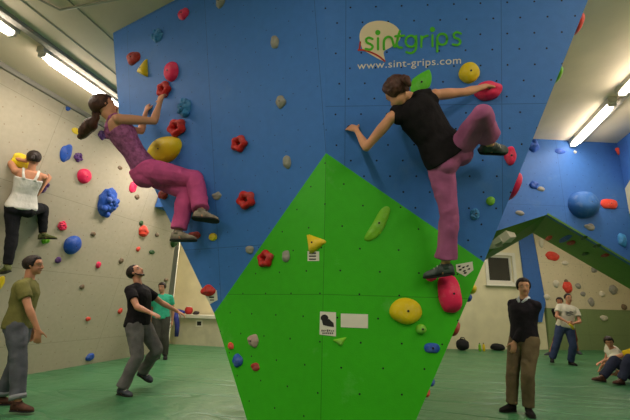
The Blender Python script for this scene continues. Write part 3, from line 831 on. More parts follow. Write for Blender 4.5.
# long grey block with a hollow, hanging on the left slope of the lining
P = LNl; a = P.px(487, 240); b = P.px(509, 229); uu = (b-a).normalized(); vv = P.n.cross(uu); cc = (a+b)/2
L2 = (b-a).length/2
mb = MB()
for s0, s1, w0_, w1_ in ((-1, -0.35, 0.9, 1.0), (0.35, 1, 1.0, 0.8)):
    mb.loft([[cc+uu*(L2*s)+vv*(0.20*w_*x)+P.n*(0.20*w_*z) for x, z in ((-1, -0.02), (1, -0.02), (0.8, 1), (-0.8, 1))] for s, w_ in ((s0, w0_), (s1, w1_))])
mb.loft([[cc+uu*(L2*s)+vv*(0.20*x)+P.n*(0.20*z) for x, z in ((-1, -0.02), (-0.5, -0.02), (-0.5, .8), (-0.9, .8))] for s in (-0.36, 0.36)])
mb.loft([[cc+uu*(L2*s)+vv*(0.20*x)+P.n*(0.20*z) for x, z in ((0.5, -0.02), (1, -0.02), (0.9, .8), (0.5, .8))] for s in (-0.36, 0.36)])
o = build(mb, 'climbing_hold', hmat('white'), None, False, cc); tag(o, 'long pale grey block hold with a hollow, on the left slope of the tunnel', 'climbing hold')

# --- far pale wall
BKh = Pl(BKp+BK.n*0.07, BK.n)
for k, c, x, y, w, h, lb in [('rock', 'coral', 552, 256, 14, 9, 'large orange red block hold on the far pale wall'),
 ('rock', 'coral', 567, 287, 9, 11, 'orange red hold right above the head of the man in white'),
 ('chip', 'white', 541, 243, 5, 9, 'tall white hold at the tip of the far pale wall'),
 ('chip', 'white', 565, 263, 7, 5, 'white hold right of the large orange red block'),
 ('chip', 'white', 556, 284, 6, 8, 'white hold between the two orange red ones'),
 ('chip', 'white', 547, 297, 6, 6, 'white hold near the blue strip at head height of the man in white'),
 ('chip', 'brown', 566, 281, 4, 4, 'tiny brown hold above the upper orange red blob'),
 ('chip', 'grey', 594, 270, 6, 6, 'grey hold high at the middle of the far pale wall'),
 ('chip', 'grey', 578, 286, 6, 6, 'grey hold right of the orange red blob over the head'),
 ('chip', 'white', 602, 294, 6, 6, 'white hold left of the big grey one on the far wall'),
 ('rock', 'grey', 613, 290, 8, 9, 'big grey hold at the right of the far pale wall'),
 ('rock', 'grey', 591, 302, 6, 9, 'dark grey hold just over the green foot of the far wall'),
 ('chip', 'white', 604, 318, 8, 6, 'white pointed hold on the green foot of the far wall'),
 ('chip', 'grey', 583, 294, 5, 5, 'tiny grey hold over the shoulder of the man in white'),
 ('chip', 'brown', 624, 307, 6, 6, 'brown hold at the right edge near the green foot')]:
    hold(BKh, k, c, x, y, w, h, lb)

# --- printed papers and route tags on the boards
M_paper = mat('white paper', (226, 222, 208), 0.8, 0.03); M_ink = mat('dark ink', (46, 44, 44), 0.8)
def paper(P, pts, name, label, off=0.004, ink=None, cat='sign'):
    mb = MB(); mb.prism([P.px(x, y, off) for x, y in pts], -P.n*0.003)
    o = build(mb, name, M_paper, None, False); tag(o, label, cat)
    if ink:
        o['root'] = 1
        mb = MB()
        for q in ink:
            if len(q) == 4 and isinstance(q[0], (int, float)):
                x0, y0, x1, y1 = q; q = [(x0, y0), (x1, y0), (x1, y1), (x0, y1)]
            mb.prism([P.px(x, y, off+0.0015) for x, y in q], -P.n*0.001)
        build(mb, 'print', M_ink, o, False)
    return o
paper(GR, [(340.8, 313.5), (368, 314.3), (368, 328.3), (340.8, 327.2)], 'blank_notice', 'blank white notice on the green wedge, right of the printed paper')
rnd = random.Random(3)
ink = [[(321+4*math.cos(a)+3.5, 318+3.6*math.sin(a)) for a in [i*0.7 for i in range(9)]], [(322, 321), (329, 319), (333.5, 323), (334, 327), (329, 326.5), (323, 325)]]
for i in range(7): x = 321.5+i*1.9; ink.append((x, 329.5+rnd.random(), x+1.1, 331+rnd.random()))
for i in range(6): x = 322.5+i*1.9; ink.append((x, 332.5, x+1.1, 334))
paper(GR, [(320, 311.5), (336, 312.3), (336, 336.5), (319.5, 334.5)], 'printed_paper', 'white paper with a dark picture and print, pinned on the green wedge', ink=ink)
ink = [(309, 252.5+3*i, 316, 253.8+3*i) for i in range(3)]
paper(GL, [(307.5, 251), (319, 251.5), (319, 261), (307.5, 261)], 'route_tag', 'small white tag under the yellow triangular hold', ink=ink)
ink = [[(x-0.9+0.6*(i % 3), y-0.8), (x+2.0, y-1.2), (x+1.2, y+0.8), (x-1.4, y+0.9)] for i, (x, y) in enumerate([(459, 266.5), (463, 267.5), (467, 266), (460, 269.8), (464, 271), (468.5, 269), (465, 273)])]
paper(GR, [(456, 264.5), (472.5, 261.5), (473.5, 270), (465.5, 276.5), (456.5, 271.5)], 'route_tag', 'white pentagonal tag with dark scribbles right of the standing foot', ink=ink)
paper(BL, [(205.5, 297), (216.5, 290), (217.5, 300), (210, 304)], 'route_tag', 'white tag under the wide red hold at the blue wall\'s lower tip', ink=[(209, 296.5, 214, 298), (210, 299.5, 214, 300.5)])

# --- things on the bench and on the far floor
def blob(name, c, rx, ry, rz, m, label, cat, seed=0, amp=0.25, parent=None):
    mb = MB(); mb.ellipsoid(V3(c), V3((rx, 0, 0)), V3((0, ry, 0)), V3((0, 0, rz)), 22, 14)
    for i, p in enumerate(mb.v):
        d = p-V3(c); q = 1+amp*noise.noise(V3((d.x/rx*1.3, d.y/ry*1.3, d.z/rz*1.3+seed*5)))
        p2 = V3(c)+d*q; p2.z = max(p2.z, c[2]-rz*0.9); mb.v[i] = p2
    o = build(mb, name, m, parent)
    if label: tag(o, label, cat)
    return o
yb2 = fy+0.2
def onb(x, y): return hit(x, y, (0, yb2, 0), V3((0, 1, 0)))
M_jkt = mat('blue jacket cloth', (52, 62, 138), 0.8, 0.15, 8, 0.5, 20); M_redc = mat('red bag cloth', (176, 44, 40), 0.7, 0.12, 8, 0.3, 20)
p = onb(176, 312)
jk = blob('jacket', (p.x, yb2, bt+0.07), 0.30, 0.2, 0.08, M_jkt, 'blue jacket lying on the white counter with a sleeve hanging down', 'jacket', 3, 0.5); jk['root'] = 1
q0 = onb(181, 316); q1 = onb(182, 336)
mb = MB(); mb.tube([V3((q0.x-0.05, fy-0.0, bt+0.05)), V3((q0.x, fy-0.09, bt+0.0)), V3((q1.x-.02, fy-0.085, (bt+q1.z)/2)), V3((q1.x, fy-0.09, q1.z))], [0.07, 0.075, 0.07, 0.055], 12, flat=0.55)
build(mb, 'sleeve', M_jkt, jk)
p = onb(186, 311); bg = blob('bag', (p.x+.03, yb2+0.1, bt+0.12), 0.13, 0.13, 0.13, M_redc, 'red chalk bag standing on the counter beside the blue jacket', 'bag', 5, 0.2); bg['root'] = 1
mb = MB(); c = V3((p.x+.03, yb2+0.1, bt+0.235)); mb.tube([c+V3((0.07*math.cos(a), 0.07*math.sin(a), 0)) for a in [i*0.7 for i in range(10)]], 0.02, 8)
build(mb, 'rim', M_white, bg)
p = onb(194, 312); o = blob('shoe_bag', (p.x+.02, yb2+0.1, bt+0.055), 0.10, 0.10, 0.06, mat('dark cloth', (52, 46, 48), 0.8), 'small dark cloth heap on the counter right of the red bag', 'bag', 8)
pf = Pl((0, fy+0.0, 0), V3((0, -1, 0)))
def fp(x, y, o_=0.008): return hit(x, y, (0, fy+0.02-o_, 0), V3((0, 1, 0)))
mb = MB(); mb.prism([fp(195.7, 320), fp(202.3, 320), fp(202.3, 326.8), fp(195.7, 326.8)], V3((0, 0.01, 0))); o = build(mb, 'sticker', M_paper, None, False); tag(o, 'small square sticker with a dark picture on the front of the white counter', 'sticker'); o['root'] = 1
mb = MB(); mb.prism([fp(197, 321.5, .011), fp(201.2, 321.5, .011), fp(201.2, 325.5, .011), fp(197, 325.5, .011)], V3((0, 0.002, 0))); build(mb, 'print', M_ink, o, False)

M_blk = mat('black cloth', (34, 34, 36), 0.8)
p = floorpt(463, 350.5); o = blob('backpack', (p.x, p.y, 0.17), 0.2, 0.15, 0.18, M_blk, 'small black backpack on the far floor, just right of the green wedge', 'bag', 2, 0.2); o['root'] = 1
mb = MB(); mb.tube([(p.x-0.08, p.y-0.05, 0.32), (p.x-0.04, p.y-0.06, 0.39), (p.x+0.04, p.y-0.06, 0.39), (p.x+0.08, p.y-0.05, 0.32)], 0.014, 8); build(mb, 'handle', M_blk, o)
def bottle(x, y, col, label):
    p = floorpt(x, y); t = empty('bottle', p, label, 'bottle'); t['root'] = 1
    mb = MB(); mb.tube([p+Z*0.0, p+Z*0.01, p+Z*0.16, p+Z*0.20, p+Z*0.215], [0.035, 0.04, 0.04, 0.02, 0.016], 14); build(mb, 'body', mat('bottle '+col, HC[col], 0.3), t)
    mb = MB(); mb.tube([p+Z*0.216, p+Z*0.24], 0.018, 12); build(mb, 'cap', M_ink, t)
bottle(480, 351, 'limegreen', 'green drink bottle on the far floor below the window')
bottle(484, 351, 'yellow', 'yellow drink bottle on the far floor below the window')
p = floorpt(498, 350.5); o = blob('shoe_bag', (p.x, p.y, 0.10), 0.22, 0.14, 0.11, M_blk, 'dark low bag on the far floor beside the man in the dark sweater', 'bag', 6)
# ------------------------------------------------------------------ people
def chain(Pp, px, L, sign=0):
    """a joint at distance L from its parent, on the line of sight through px"""
    r = ray(*px).normalized(); d = Pp-CAM; t = d.dot(r); cl = CAM+r*t; q = (cl-Pp).length
    if q >= L: return Pp+(cl-Pp).normalized()*L
    return cl+r*(sign*math.sqrt(L*L-q*q)) if sign else (Pp+(cl-Pp).normalized()*L if q > 1e-4 else Pp+(-r)*L)
def ik(a, c, L1, L2, pole):
    d = c-a; D = d.length
    if D > (L1+L2)*0.999: d = d*((L1+L2)*0.999/D); D = d.length; c = a+d
    x = (L1*L1-L2*L2+D*D)/(2*D); h = math.sqrt(max(0, L1*L1-x*x)); u = d.normalized()
    pp = pole-u*pole.dot(u); pp.normalize()
    return a+u*x+pp*h, c

def ring(c, s, fr, w, d, n=22, e=2.3):
    out = []
    for i in range(n):
        t = 2*math.pi*i/n; ct, st_ = math.cos(t), math.sin(t)
        out.append(c+s*(w*math.copysign(abs(ct)**(2/e), ct))+fr*(d*math.copysign(abs(st_)**(2/e), st_)))
    return out

class Person:
    def __init__(s, name_label, Hh, fem, pel, neck, hipR, shR, head_f, head_u, bend=V3(), voxel=0.012, skin=(196, 140, 108), origin=None, belly=0.0):
        s.H = Hh; s.fem = fem; s.pel = V3(pel); s.neck = V3(neck); s.vox = voxel; s.belly = belly
        s.hs = V3(hipR).normalized(); s.ss = V3(shR).normalized(); s.bend = V3(bend)
        up = (s.neck-s.pel).normalized()
        s.hs = (s.hs-up*s.hs.dot(up)*0.8).normalized(); s.ss = (s.ss-up*s.ss.dot(up)*0.8).normalized()
        s.up = up
        s.f0 = up.cross(s.hs).normalized(); s.f1 = up.cross(s.ss).normalized()
        s.hy = V3(head_f).normalized(); s.hz = V3(head_u); s.hz = (s.hz-s.hy*s.hz.dot(s.hy)).normalized(); s.hx = s.hy.cross(s.hz)
        s.nk = 0.052*Hh
        s.head = s.neck+(up*0.45+s.hz*0.55).normalized()*(0.098*Hh)+s.hy*(0.012*Hh)
        sw = (0.096 if fem else 0.108)*Hh; hw = 0.052*Hh
        s.S = {'R': s.neck+s.ss*sw-up*0.028*Hh, 'L': s.neck-s.ss*sw-up*0.028*Hh}
        s.Hp = {'R': s.pel+s.hs*hw, 'L': s.pel-s.hs*hw}
        s.E = {}; s.Wr = {}; s.K = {}; s.A = {}; s.toe = {}; s.hd = {}
        s.LA, s.LF, s.LT, s.LS = 0.172*Hh, 0.148*Hh, 0.243*Hh, 0.232*Hh
        s.skin = mat('skin %d' % skin[0], skin, 0.55, 0.06, 9)
        s.label = name_label; s.seed = len(name_label)*0.37+Hh
        s.orig = V3(origin) if origin is not None else V3((s.pel.x, s.pel.y, max(0, s.pel.z-0.9)))
    # posing
    def arm(s, side, elbow=None, wrist=None, se=0, sw=0, target=None, pole=None, palm=None, curl=0.35, hdir=None, shoulder=None):
        if shoulder is not None: s.S[side] = V3(shoulder)
        if target is not None: s.E[side], s.Wr[side] = ik(s.S[side], V3(target), s.LA, s.LF, V3(pole))
        else:
            s.E[side] = chain(s.S[side], elbow, s.LA, se) if not isinstance(elbow, Vector) else elbow
            s.Wr[side] = chain(s.E[side], wrist, s.LF, sw)
        fd = (s.Wr[side]-s.E[side]).normalized()
        hd = fd if hdir is None else V3(hdir).normalized()
        pm = V3(palm) if palm is not None else (s.ss if side == 'L' else -s.ss)
        s.hd[side] = (hd, pm, curl)
    def leg(s, side, ankle, pole, toe, knee=None, sk=0, flat=True):
        if knee is not None:
            s.K[side] = chain(s.Hp[side], knee, s.LT, sk)
            a = V3(ankle) if isinstance(ankle, Vector) else chain(s.K[side], ankle, s.LS, 0)
            s.A[side] = s.K[side]+(a-s.K[side]).normalized()*s.LS
        else: s.K[side], s.A[side] = ik(s.Hp[side], V3(ankle), s.LT, s.LS, V3(pole))
        s.toe[side] = (V3(toe).normalized(), flat)
    # shapes
    def spine(s, t):
        a = s.pel; c = s.neck; b = (a+c)/2+s.bend
        return a*(1-t)*(1-t)+b*2*t*(1-t)+c*t*t if t >= 0 else a+(c-a).normalized()*0.0+s.up*(t*(c-a).length)
    def torso(s, mb, infl=0.0, t0=-0.10, t1=1.0, shoulders=True, loose=0.0):
        Hh = s.H
        if s.fem: prof = [(-.14, .060, .050, 0), (-.06, .096, .064, -.010), (.05, .101, .068, -.010), (.2, .090, .058, 0), (.38, .074, .050, .004), (.55, .080, .056, .006), (.70, .088, .064, .010), (.82, .090, .058, .002), (.92, .085, .044, -.004), (.98, .058, .036, -.006), (1.03, .034, .032, -.004)]
        else: prof = [(-.14, .056, .050, 0), (-.06, .088, .062, -.006), (.05, .092, .064, -.006), (.2, .086, .060, 0), (.38, .083, .058, .004), (.55, .089, .064, .004), (.72, .098, .068, .004), (.84, .102, .064, -.002), (.93, .092, .050, -.006), (.98, .062, .040, -.008), (1.03, .038, .034, -.006)]
        def val(t):
            for a, b in zip(prof, prof[1:]):
                if a[0] <= t <= b[0]:
                    k = (t-a[0])/(b[0]-a[0]); return [a[i]+(b[i]-a[i])*k for i in (1, 2, 3)]
            return prof[0][1:] if t < prof[0][0] else prof[-1][1:]
        rings = []; n = 16
        for i in range(n+1):
            t = t0+(t1-t0)*i/n; w, d, o = val(t); k = max(0, min(1, t))
            sd = s.hs.lerp(s.ss, k).normalized(); fr = s.f0.lerp(s.f1, k).normalized()
            lo = loose*max(0, 1-max(t, 0)*1.3)
            rings.append(ring(s.spine(t)+fr*o*Hh, sd, fr, w*Hh+infl+lo, d*Hh+infl+lo*0.8))
        mb.loft(rings)
    def limb(s, mb, a, b, r0, r1, mid=None, infl=0.0):
        n = 8; d = b-a; pts = []; rad = []
        for i in range(n+1):
            t = i/n; r = r0+(r1-r0)*t
            if mid: r += mid[1]*math.exp(-((t-mid[0])/0.22)**2)
            pts.append(a+d*t); rad.append(r+infl)
        mb.tube(pts, rad, 16)
        mb.ball(a, r0+infl, 16, 10); mb.ball(b, r1+infl, 16, 10)
    def hand(s, mb, side):
        Hh = s.H; W_ = s.Wr[side]; h, pm, curl = s.hd[side]; h = V3(h).normalized()
        pm = (pm-h*pm.dot(h)).normalized(); th = h.cross(pm)*(1 if side == 'R' else -1)
        # th = thumb side
        pl = 0.054*Hh; pw = 0.0235*Hh
        rings = []
        for t, w_, d_ in ((-.18, .6, .0095), (0.0, .62, .0095), (.3, .85, .0095), (.7, 1.0, .0085), (1.0, .96, .0065)):
            rings.append(ring(W_+h*(pl*t), th, pm, pw*w_, d_*Hh, 14))
        mb.loft(rings)
        Ls = (0.040, 0.045, 0.042, 0.033)
        for i in range(4):
            o = (1.5-i)*0.50
            b = W_+h*(pl*0.93)+th*(pw*o*0.98)
            d = (h+th*(o*0.10)).normalized(); p = [b-d*(0.012*Hh), b]; L_ = Ls[i]*Hh
            for j, fr_ in enumerate((0.45, 0.32, 0.23)):
                ang = curl*(0.7+0.5*j)*1.1
                ax = pm
                d = (d*math.cos(ang)+ax*math.sin(ang)).normalized()
                pm2 = (pm-d*pm.dot(d)); 
                p.append(p[-1]+d*(L_*fr_))
            mb.tube(p, [0.0054*Hh, 0.0052*Hh, 0.0048*Hh, 0.0044*Hh, 0.0036*Hh], 10)
            mb.ball(p[-1], 0.0037*Hh, 8, 6)
        b = W_+h*(pl*0.18)+th*(pw*0.6); d = (h*0.62+th*0.72+pm*0.25).normalized()
        p = [b, b+d*0.022*Hh, b+d*0.022*Hh+(d+h*0.5+pm*0.2).normalized()*0.018*Hh, b+d*0.022*Hh+(d+h*0.6+pm*.3).normalized()*0.036*Hh]
        mb.tube(p, [0.0075*Hh, 0.0062*Hh, 0.0055*Hh, 0.0042*Hh], 10); mb.ball(p[-1], 0.0043*Hh, 8, 6)
    def hp(s, x, y, z): return s.head+s.hx*(x*s.H)+s.hy*(y*s.H)+s.hz*(z*s.H)
    def body(s):
        Hh = s.H; mb = MB(); g = 0.9 if s.fem else 1.0
        s.torso(mb)
        mb.tube([s.neck-s.up*0.03*Hh, s.neck+s.up*0.015*Hh, s.head-s.hz*0.03*Hh-s.hy*0.012*Hh], [0.036*Hh*g, 0.031*Hh*g, 0.030*Hh*g], 16)
        # head: skull, jaw, chin, nose, ears
        E = lambda c, rx, ry, rz: mb.ellipsoid(s.hp(*c), s.hx*(rx*Hh), s.hy*(ry*Hh), s.hz*(rz*Hh), 20, 14)
        E((0, 0, .018), .043, .054, .047); E((0, .012, -.020), .036*(.95 if s.fem else 1), .039, .043); E((0, .036, -.050), .015, .013, .012)
        E((0, .0555, -.010), .0065, .010, .015); E((0, .058, -.019), .010, .008, .006)
        E((0, .047, .018), .030, .006, .006)
        for sx in (-1, 1): E((sx*.0435, -.002, -.004), .005, .010, .016)
        for sd in 'LR':
            sh, e, w_ = s.S[sd], s.E[sd], s.Wr[sd]
            mb.ball(sh, 0.031*Hh*g, 16, 10)
            mb.tube([s.neck-s.up*0.012*Hh, s.neck.lerp(sh, .5)-s.up*0.0*Hh, sh], [0.026*Hh, 0.026*Hh*g, 0.029*Hh*g], 14)
            s.limb(mb, sh, e, 0.028*Hh*g, 0.0215*Hh*g, (0.4, 0.003*Hh)); s.limb(mb, e, w_, 0.0225*Hh*g, 0.0140*Hh*g, (0.25, 0.003*Hh))
            s.hand(mb, sd)
            hpj, k, a = s.Hp[sd], s.K[sd], s.A[sd]
            s.limb(mb, hpj, k, 0.051*Hh, 0.031*Hh, (0.25, 0.003*Hh)); s.limb(mb, k, a, 0.030*Hh, 0.0195*Hh, (0.3, 0.006*Hh))
            gl_ = hpj.lerp(s.pel, .15)-s.f0*((0.028 if s.fem else 0.016)*Hh)-s.up*(0.012*Hh)
            mb.ball(gl_, (0.050 if s.fem else 0.046)*Hh, 16, 10)
            td, _ = s.toe[sd]; dn = s.down(sd)
            mb.tube([a, a+dn*0.022*Hh+td*0.02*Hh, a+dn*0.030*Hh+td*0.09*Hh], [0.021*Hh, 0.021*Hh, 0.013*Hh], 12)
        me = remesh(mb, 'person', s.vox, 3, origin=s.orig)
        s.root = link('person', me, s.skin, None, s.orig); s.root['root'] = 1
        tag(s.root, s.label, 'person')
        # face
        wh = MC.get('eyewhite') or MC.setdefault('eyewhite', mat('eye white', (178, 168, 158), 0.3, 0.01)); ir = mat('dark iris', (46, 32, 26), 0.3, 0.01)
        for sx in (-1, 1):
            m1 = MB(); c = s.hp(sx*.0175, .0430, .006)
            m1.ellipsoid(c, s.hx*(.0066*Hh), s.hy*(.0068*Hh), s.hz*(.0034*Hh), 12, 8)
            m1.ellipsoid(c+s.hy*(.0052*Hh), s.hx*(.0028*Hh), s.hy*(.0026*Hh), s.hz*(.0028*Hh), 10, 6, 1)
            build(m1, 'eye', [wh, ir], s.root)
            m1 = MB(); m1.tube([s.hp(sx*.008, .0515, .0155), s.hp(sx*.0175, .0500, .0185), s.hp(sx*.028, .0440, .0155)], [.0016*Hh, .0020*Hh, .0012*Hh], 8)
            build(m1, 'eyebrow', s.hairm, s.root)
        m1 = MB(); m1.ellipsoid(s.hp(0, .0505, -.033), s.hx*(.0135*Hh), s.hy*(.0035*Hh), s.hz*(.0045*Hh), 14, 8)
        build(m1, 'lips', mat('lips', (158, 92, 80), 0.5, 0.03), s.root)
        return s.root
    def down(s, sd):
        td, flat = s.toe[sd]; dn = (s.A[sd]-s.K[sd]).normalized()
        if flat and abs(td.z) < 0.2: dn = V3((0, 0, -1))
        return (dn-td*dn.dot(td)).normalized()
    def hair(s, thick=0.010, front=0.5, back=-0.75, bun=None, tail=None, seed=1, beard=False):
        Hh = s.H; mb = MB(); n, m_ = 34, 22; rings = []
        def P(th, ph):
            q = V3((math.cos(ph)*math.cos(th), math.cos(ph)*math.sin(th), math.sin(ph)))
            x = max(0, min(1, (q.y-.02)/.55)); x = x*x*(3-2*x); thr = back+(front-back)*x
            k = max(0, min(1, (q.z-thr)/0.16+0.3))
            r = (0.90+k*(0.10+thick*14)*1.0) if k > 0 else 0.88
            r += k*0.05*noise.noise(V3((q.x*4+seed, q.y*4, q.z*4)))
            return s.hp(q.x*.0445*r, q.y*.056*r-(.003*k), .018+q.z*.049*r)
        for j in range(1, m_):
            ph = math.pi*j/m_-math.pi/2
            rings.append([P(2*math.pi*i/n, ph) for i in range(n)])
        mb.loft(rings)
        me = remesh(mb, 'hair', max(0.005, s.vox*0.75), 1, 0.002, 30, seed, origin=s.root.location)
        h = link('hair', me, s.hairm, s.root)
        if tail:
            mb = MB(); mb.tube([V3(p) for p in tail[0]], tail[1], 14)
            me = remesh(mb, 'ponytail', 0.007, 1, 0.006, 22, seed, origin=wloc(h)); link('ponytail', me, s.hairm, h)
            mb = MB(); a, b = V3(tail[0][0]), V3(tail[0][1]); mb.tube([a.lerp(b, .25), a.lerp(b, .5)], tail[1][0]*1.15, 12); build(mb, 'hair_tie', mat('hair tie', (60, 30, 60), .7), h)
        if beard:
            mb = MB()
            for sx in (-1, 1): mb.tube([s.hp(sx*.0385, .006, -.008), s.hp(sx*.0345, .018, -.034), s.hp(sx*.018, .037, -.054), s.hp(0, .045, -.056)], [.003*Hh, .0055*Hh, .007*Hh, .007*Hh], 10)
            mb.tube([s.hp(-.012, .048, -.038), s.hp(-.008, .052, -.0275), s.hp(.008, .052, -.0275), s.hp(.012, .048, -.038)], .0018*Hh, 8)
            me = remesh(mb, 'beard', 0.005, 1, 0.001, 30, 1, origin=s.root.location); link('beard', me, s.hairm, s.root)
    def shirt(s, m_, sleeve=0.5, infl=0.013, hem=-0.04, top=0.985, name='t_shirt', loose=0.012, slr=0.012, wr=0.005, tank=False, armhole=False):
        mb = MB(); Hh = s.H; g = 0.9 if s.fem else 1.0
        if tank:
            s.torso(mb, infl, hem, 0.80, loose=loose)
            for sd in 'LR':
                k = 0.52
                top_ = s.neck.lerp(s.S[sd], k)+s.up*0.020*Hh; fr = s.f1
                mid = s.spine(0.78); sx = s.ss*(1 if sd == 'R' else -1)
                mb.tube([mid+sx*0.045*Hh+fr*(0.055*Hh), s.spine(.9)+sx*0.052*Hh+fr*(0.050*Hh), top_+fr*0.012*Hh, top_-fr*0.016*Hh, s.spine(.9)+sx*0.046*Hh-fr*(0.050*Hh), mid+sx*0.035*Hh-fr*(0.058*Hh)], 0.0105*Hh, 10)
        else:
            s.torso(mb, infl, hem, top, loose=loose)
            for sd in 'LR':
                sh, e, w_ = s.S[sd], s.E[sd], s.Wr[sd]
                if sleeve <= 0:
                    # sleeveless: cloth over the shoulder up to the arm root
                    q = s.neck.lerp(sh, .80)
                    mb.tube([s.neck-s.up*0.006*Hh, s.neck.lerp(sh, .5)+s.up*.004*Hh, q], [0.028*Hh+infl*.7, 0.028*Hh*g+infl, 0.029*Hh*g+infl*0.9], 14)
                    mb.ball(s.neck.lerp(sh, .72)-s.up*.02*Hh, 0.033*Hh+infl*.4)
                    continue
                mb.tube([s.neck-s.up*0.008*Hh, s.neck.lerp(sh, .5)-s.up*.002*Hh, sh], [0.028*Hh+infl*.6, 0.027*Hh*g+infl, 0.031*Hh*g+infl], 14)
                mb.ball(sh, 0.032*Hh*g+infl, 16, 10)
                ks = min(1, sleeve/0.55) if sleeve <= 0.55 else 1
                b = sh.lerp(e, ks*0.62 if sleeve <= 0.55 else 1)
                mb.tube([sh, sh.lerp(b, .5), b], [0.030*Hh*g+infl, 0.030*Hh*g+infl+slr*.4, (0.026 if sleeve <= .55 else 0.0235)*Hh*g+infl+slr*.6], 16)
                if sleeve > 0.55:
                    mb.ball(e, 0.0235*Hh*g+infl+slr*.3)
                    b2 = e.lerp(w_, 0.95 if sleeve >= 1 else (sleeve-.55)/.45)
                    mb.tube([e, e.lerp(b2, .5), b2], [0.0245*Hh*g+infl, 0.0235*Hh*g+infl, 0.0165*Hh*g+infl*.8], 16)
        me = remesh(mb, name, s.vox, 2, wr, 10, s.seed, origin=s.root.location)
        s.top = link(name, me, m_, s.root); return s.top
    def pants(s, m_, infl=0.014, flare=0.0, hem=0.97, name='trousers', wr=0.006, top=0.14, cuff=None, hems={}):
        mb = MB(); Hh = s.H
        s.torso(mb, infl*0.9, -0.14, top)
        for sd in 'LR':
            hpj, k, a = s.Hp[sd], s.K[sd], s.A[sd]
            s.limb(mb, hpj, k, 0.052*Hh, 0.034*Hh, (0.25, 0.003*Hh), infl)
            gl_ = hpj.lerp(s.pel, .15)-s.f0*((0.028 if s.fem else 0.016)*Hh)-s.up*(0.012*Hh); mb.ball(gl_, (0.050 if s.fem else 0.046)*Hh+infl, 16, 10)
            hm = hems.get(sd, hem)
            b = k.lerp(a, hm); n = 8; pts, rad = [], []
            for i in range(n+1):
                t = i/n; pts.append(k.lerp(b, t)); r = 0.034*(1-t)+0.025*t
                rad.append(r*Hh+0.004*Hh*math.exp(-((t-.3)/.25)**2)+infl+flare*t*t)
            mb.tube(pts, rad, 18)
        me = remesh(mb, name, s.vox, 2, wr, 9, s.seed+2, origin=s.root.location)
        s.tr = link(name, me, m_, s.root)
        if cuff:
            for sd in 'LR':
                k, a = s.K[sd], s.A[sd]; b0, b1 = k.lerp(a, hem-.1), k.lerp(a, hem+.015)
                m2 = MB(); m2.tube([b0, b1], (0.025*Hh+infl+flare+0.008), 18)
                build(m2, 'cuff', cuff, s.tr)
        return s.tr
    def shoes(s, m_, sole, name='shoe', lace=None):
        Hh = s.H
        for sd in 'LR':
            a = s.A[sd]; td, _ = s.toe[sd]; dn = s.down(sd); sx = td.cross(dn)
            k = Hh/1.75; ah = 0.078*k
            prof = [(-.062, .018, .060), (-.052, .032, .082), (-.02, .037, .100), (.025, .038, .098), (.07, .042, .074), (.115, .047, .056), (.155, .042, .044), (.18, .026, .032), (.188, .010, .02)]
            mb = MB(); rings = []
            for x, w_, h_ in prof:
                c = a+td*(x*k)+dn*ah
                r = []
                for i in range(16):
                    t = 2*math.pi*i/16; ct, st_ = math.cos(t), math.sin(t)
                    z = (st_*0.5+0.5)**(0.8)*h_*k
                    r.append(c+sx*(w_*k*math.copysign(abs(ct)**.7, ct)*(1 if st_ < .2 else 1-.25*(st_-.2)))-dn*(z+0.004*k))
                rings.append(r)
            mb.loft(rings)
            mb.tube([a+dn*0.02*k, a-dn*0.022*k], 0.024*Hh, 14)
            o = build(mb, name, m_, s.root)
            mb = MB(); rings = []
            for x, w_, h_ in prof:
                c = a+td*(x*k*1.02)+dn*ah
                rings.append([c+sx*(w_*k*1.05)-dn*0.012*k, c-sx*(w_*k*1.05)-dn*0.012*k, c-sx*(w_*k*1.03)+dn*0.0, c+sx*(w_*k*1.03)])
            mb.loft(rings); build(mb, 'sole', sole, o, False)
            if lace:
                mb = MB()
                for i in range(3):
                    c = a+td*((.035+.028*i)*k)+dn*ah-dn*((.098-.016*i)*k); mb.tube([c-sx*.022*k, c-dn*.004*k, c+sx*.022*k], .004*k, 6)
                build(mb, 'laces', lace, o)

M_solew = mat('pale rubber', (190, 186, 176), 0.7); M_soled = mat('dark rubber', (40, 38, 38), 0.7)
M_lace = mat('pale laces', (205, 200, 190), 0.8)
def clothm(n, c, var=.12, sc=8, b=.35, c2=None): return mat(n, c, 0.88, var, sc, b, 34, c2, spec=0.15)
hair_brown = mat('brown hair', (74, 44, 32), 0.5, 0.25, 40, 0.6, 90, stretch=(1, 1, 0.35)); hair_dark = mat('dark hair', (40, 28, 24), 0.5, 0.25, 40, 0.6, 90)
M_jeans = clothm('grey blue jeans', (88, 90, 98), .16, 7); M_jeans2 = clothm('worn grey jeans', (108, 104, 104), .14, 7); M_navy = clothm('navy jeans', (58, 70, 104), .14, 7)

# ---- woman in purple top and pink trousers, hanging on the left of the prow
D = 3.72
pel = dep(149, 172, D+0.02); nk = dep(112, 119, D-0.10)
p1 = Person('woman climber in purple top and pink trousers with ponytail, on the left blue wall', 1.77, True, pel, nk,
            W(0.25, -0.15, -0.95), W(0.45, -0.05, -0.9), W(0.72, 0.42, 0.5), W(-0.5, 0.85, 0.0), bend=W(-0.03, -0.02, 0), voxel=0.0075, skin=(206, 146, 112))
p1.hairm = hair_brown
p1.head = dep(104.5, 107, D-0.10)
gr1 = h_red1[1]+BL.n*(h_red1[2]*0.8)
p1.arm('R', elbow=(154, 121), wrist=(161, 98), se=1, sw=1, palm=-BL.n, shoulder=dep(119, 119, D-0.22))
p1.Wr['R'] = p1.E['R']+(dep(162, 96, D+0.12)-p1.E['R']).normalized()*p1.LF
p1.hd['R'] = ((gr1-p1.Wr['R']).normalized()+Z*0.3, W(0.4, -0.5, 0.7), 0.5)
p1.arm('L', elbow=(141, 131), wrist=(146, 112), se=1, sw=1, palm=W(.5, -.3, .6), curl=0.8, hdir=W(0, 1, 0.2))
